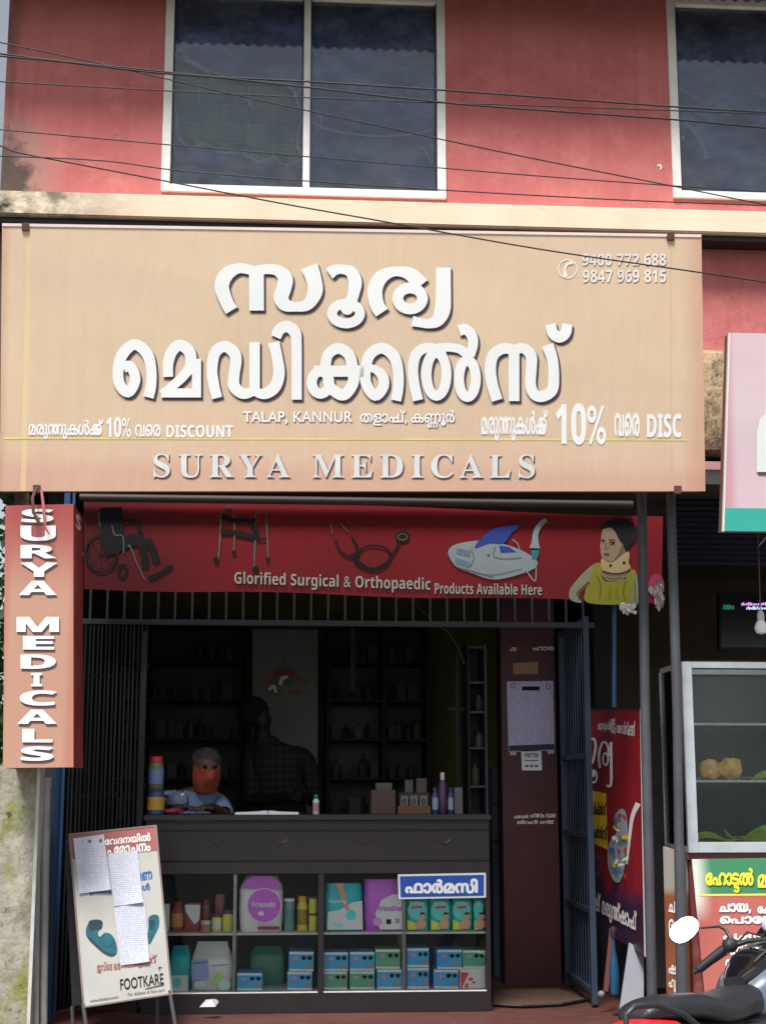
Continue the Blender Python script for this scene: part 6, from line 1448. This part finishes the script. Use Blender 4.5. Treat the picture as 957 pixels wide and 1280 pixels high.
# handlebar: left and right
for sg in (1, -1):
    bkb(MB().tube([(.44,sg*.03,SZ+.215),(.43,sg*.14,SZ+.215),(.38,sg*.21,SZ+.195),(.34,sg*.28,SZ+.16)], .011, 8), 'handlebar', M_blkm)
    bkb(MB().tube([(.375,sg*.225,SZ+.192),(.31,sg*.325,SZ+.12)], [.021,.019], 12), 'grip', M_blkm)
    bkb(MB().tube([(.31,sg*.325,SZ+.12),(.298,sg*.345,SZ+.108)], [.012,.009], 8), 'bar_end', M_blkm)
    bkb(MB().blob((.385,sg*.20,SZ+.205), .034, 8, .2, (1,1.0,.9)), 'switch_gear', M_blkm)
    bkb(MB().tube([(.42,sg*.20,SZ+.195),(.45,sg*.26,SZ+.17),(.40,sg*.33,SZ+.13)], .006, 6), 'brake_lever', M_chr)
    bkb(MB().tube([(.40,sg*.20,SZ+.225),(.41,sg*.225,SZ+.27),(.41,sg*.255,SZ+.285),(.40,sg*.34,SZ+.285)], [.008,.008,.006,.004], 8), 'mirror_stalk', M_blkm)
    mv = []
    cx_, cy_, cz_ = .385, sg*.415, SZ+.285
    cw = MX @ Vector((cx_, cy_, cz_)); vw = (EYE-cw).normalized(); nw = (vw+sdir).normalized()     # turned up so that it mirrors the bright sky
    MI = MX.to_3x3().inverted(); nrm = (MI @ nw).normalized(); uw = (Vector((.97,.0,.25))*.8+Vector((0,0,1))*.55)
    t1 = MI @ uw; t1 = (t1-nrm*t1.dot(nrm)).normalized(); t2 = nrm.cross(t1).normalized()
    el = lambda r1, r2, off: [Vector((cx_,cy_,cz_))+nrm*off+t1*r1*math.copysign(abs(math.cos(a))**.85, math.cos(a))+t2*r2*math.copysign(abs(math.sin(a))**.85, math.sin(a)) for a in [i*math.pi/20 for i in range(40)]]
    A0, A1, A2 = el(.070,.047,0), el(.075,.052,-.004), el(.05,.04,-.03)
    n = 40
    mh = MB().add(A0+A1+A2, [(i, n+i, n+(i+1) % n, (i+1) % n) for i in range(n)]+[(n+i, 2*n+i, 2*n+(i+1) % n, n+(i+1) % n) for i in range(n)]+[tuple(range(3*n-1, 2*n-1, -1))])
    mo = bkb(mh, 'mirror', M_blkm)
    bkb(MB().add(el(.070,.047,.0015), [tuple(range(n))]), 'mirror_glass', M_mir, False, parent=mo)
    bkb(MB().tube([(.385,sg*.18,SZ+.20),(.47,sg*.16,SZ+.25),(.54,sg*.08,SZ+.21),(.52,sg*.03,SZ+.12)], .005, 6), 'cable', M_blkm)
    bkb(MB().blob((.56,sg*.17,SZ+.10), .025, 8, 0, (1.2,1,.8)), 'indicator', flat('amber_lens', 220,140,50,1,.25))
bkb(MB().tube([(.12,-.06,SZ+.142),(.26,-.075,SZ+.196),(.40,-.06,SZ+.217)], .004, 6), 'cover_seam', M_chr)
bkb(MB().blob((.26,0,SZ+.19), .03, 10, 0, (1,1,.3)), 'fuel_cap', M_chr)
for (wx, r) in ((-.62,.30),(.68,.30)):
    ty = MB(); pts = [(wx+r*math.cos(i*math.pi/16), 0, r+.0+r*math.sin(i*math.pi/16)-.0) for i in range(33)]
    wh = bkb(MB().tube([(wx+(r-.04)*math.cos(i*math.pi/16), 0, r+(r-.04)*math.sin(i*math.pi/16)) for i in range(33)], .045, 10), 'wheel', M_rub)
    sp = MB()
    for i in range(5): a = i*2*math.pi/5; sp.tube([(wx,0,r),(wx+(r-.07)*math.cos(a),0,r+(r-.07)*math.sin(a))], .014, 6)
    sp.tube([(wx,-.06,r),(wx,.06,r)], .04, 10); bkb(sp, 'rim', M_blkm, parent=wh)
for sg in (-1,1): bkb(MB().tube([(.68,sg*.08,.30),(.50,sg*.08,SZ+.15)], .018, 8), 'fork', M_chr)
bkb(MB().box(-.1,.3,-.12,.12,.25,.52), 'engine', F_('engine_grey',90,90,92,1,.4), True, .03)
bkb(MB().tube([(.1,-.14,.25),(-.3,-.16,.24),(-.72,-.17,.32)], [.02,.03,.045], 10), 'exhaust', M_chr)
bkb(MB().tube([(-.05,.1,.25),(-.08,.30,-.045)], .011, 6), 'side_stand', M_blkm)
bkb(loft([(-.9,.52,.05,.02),(-.8,.58,.08,.02),(-.6,.62,.08,.02)],10), 'rear_mudguard', M_blkm)

# ------------------------------------------------------------ overhead wires
M_wire = mat('black_cable', S(30,30,34), .6)
WR = [('upper black cable of the close pair crossing the windows', [(-60,60),(0,67),(205,92),(383,102),(557,113),(835,133),(1020,144)], 6.4, .0042),
      ('lower black cable of the close pair crossing the windows', [(-60,63),(0,70),(150,84),(383,109),(572,130),(835,149),(1020,166)], 6.4, .0042),
      ('thin cable falling steeply across both windows to the right', [(-60,42),(5,54),(150,85),(300,120),(480,159),(660,197),(837,232),(957,256),(1020,266)], 6.5, .003),
      ('cable starting at the left edge just below the close pair', [(-60,98),(0,102),(275,117),(480,126),(660,132),(835,138),(1020,145)], 6.6, .003),
      ('cable crossing the lower half of the upper windows', [(-60,157),(0,162),(200,180),(480,204),(660,219),(837,232),(1020,244)], 6.5, .0028),
      ('lowest nearly level cable just above the cream ledge', [(-60,193),(0,195),(130,201),(240,215),(480,233),(757,249),(957,257),(1020,261)], 6.5, .003),
      ('cable dropping from the left over the ledge and the beige sign', [(-60,165),(0,182),(20,190),(75,201),(200,225),(350,254),(480,277),(677,312),(877,341),(957,353),(1020,362)], 6.7, .0036)]
for lab, pts, Y, r in WR:
    c = catmull(pts, 4); w_ = MB().tube([P(p[0], p[1], Y) for p in c], r, 6).build('overhead_cable', M_wire, None, smooth=True); tag(w_, lab, 'cable', 'overhead cables')
bpy.data.objects.remove(_to)
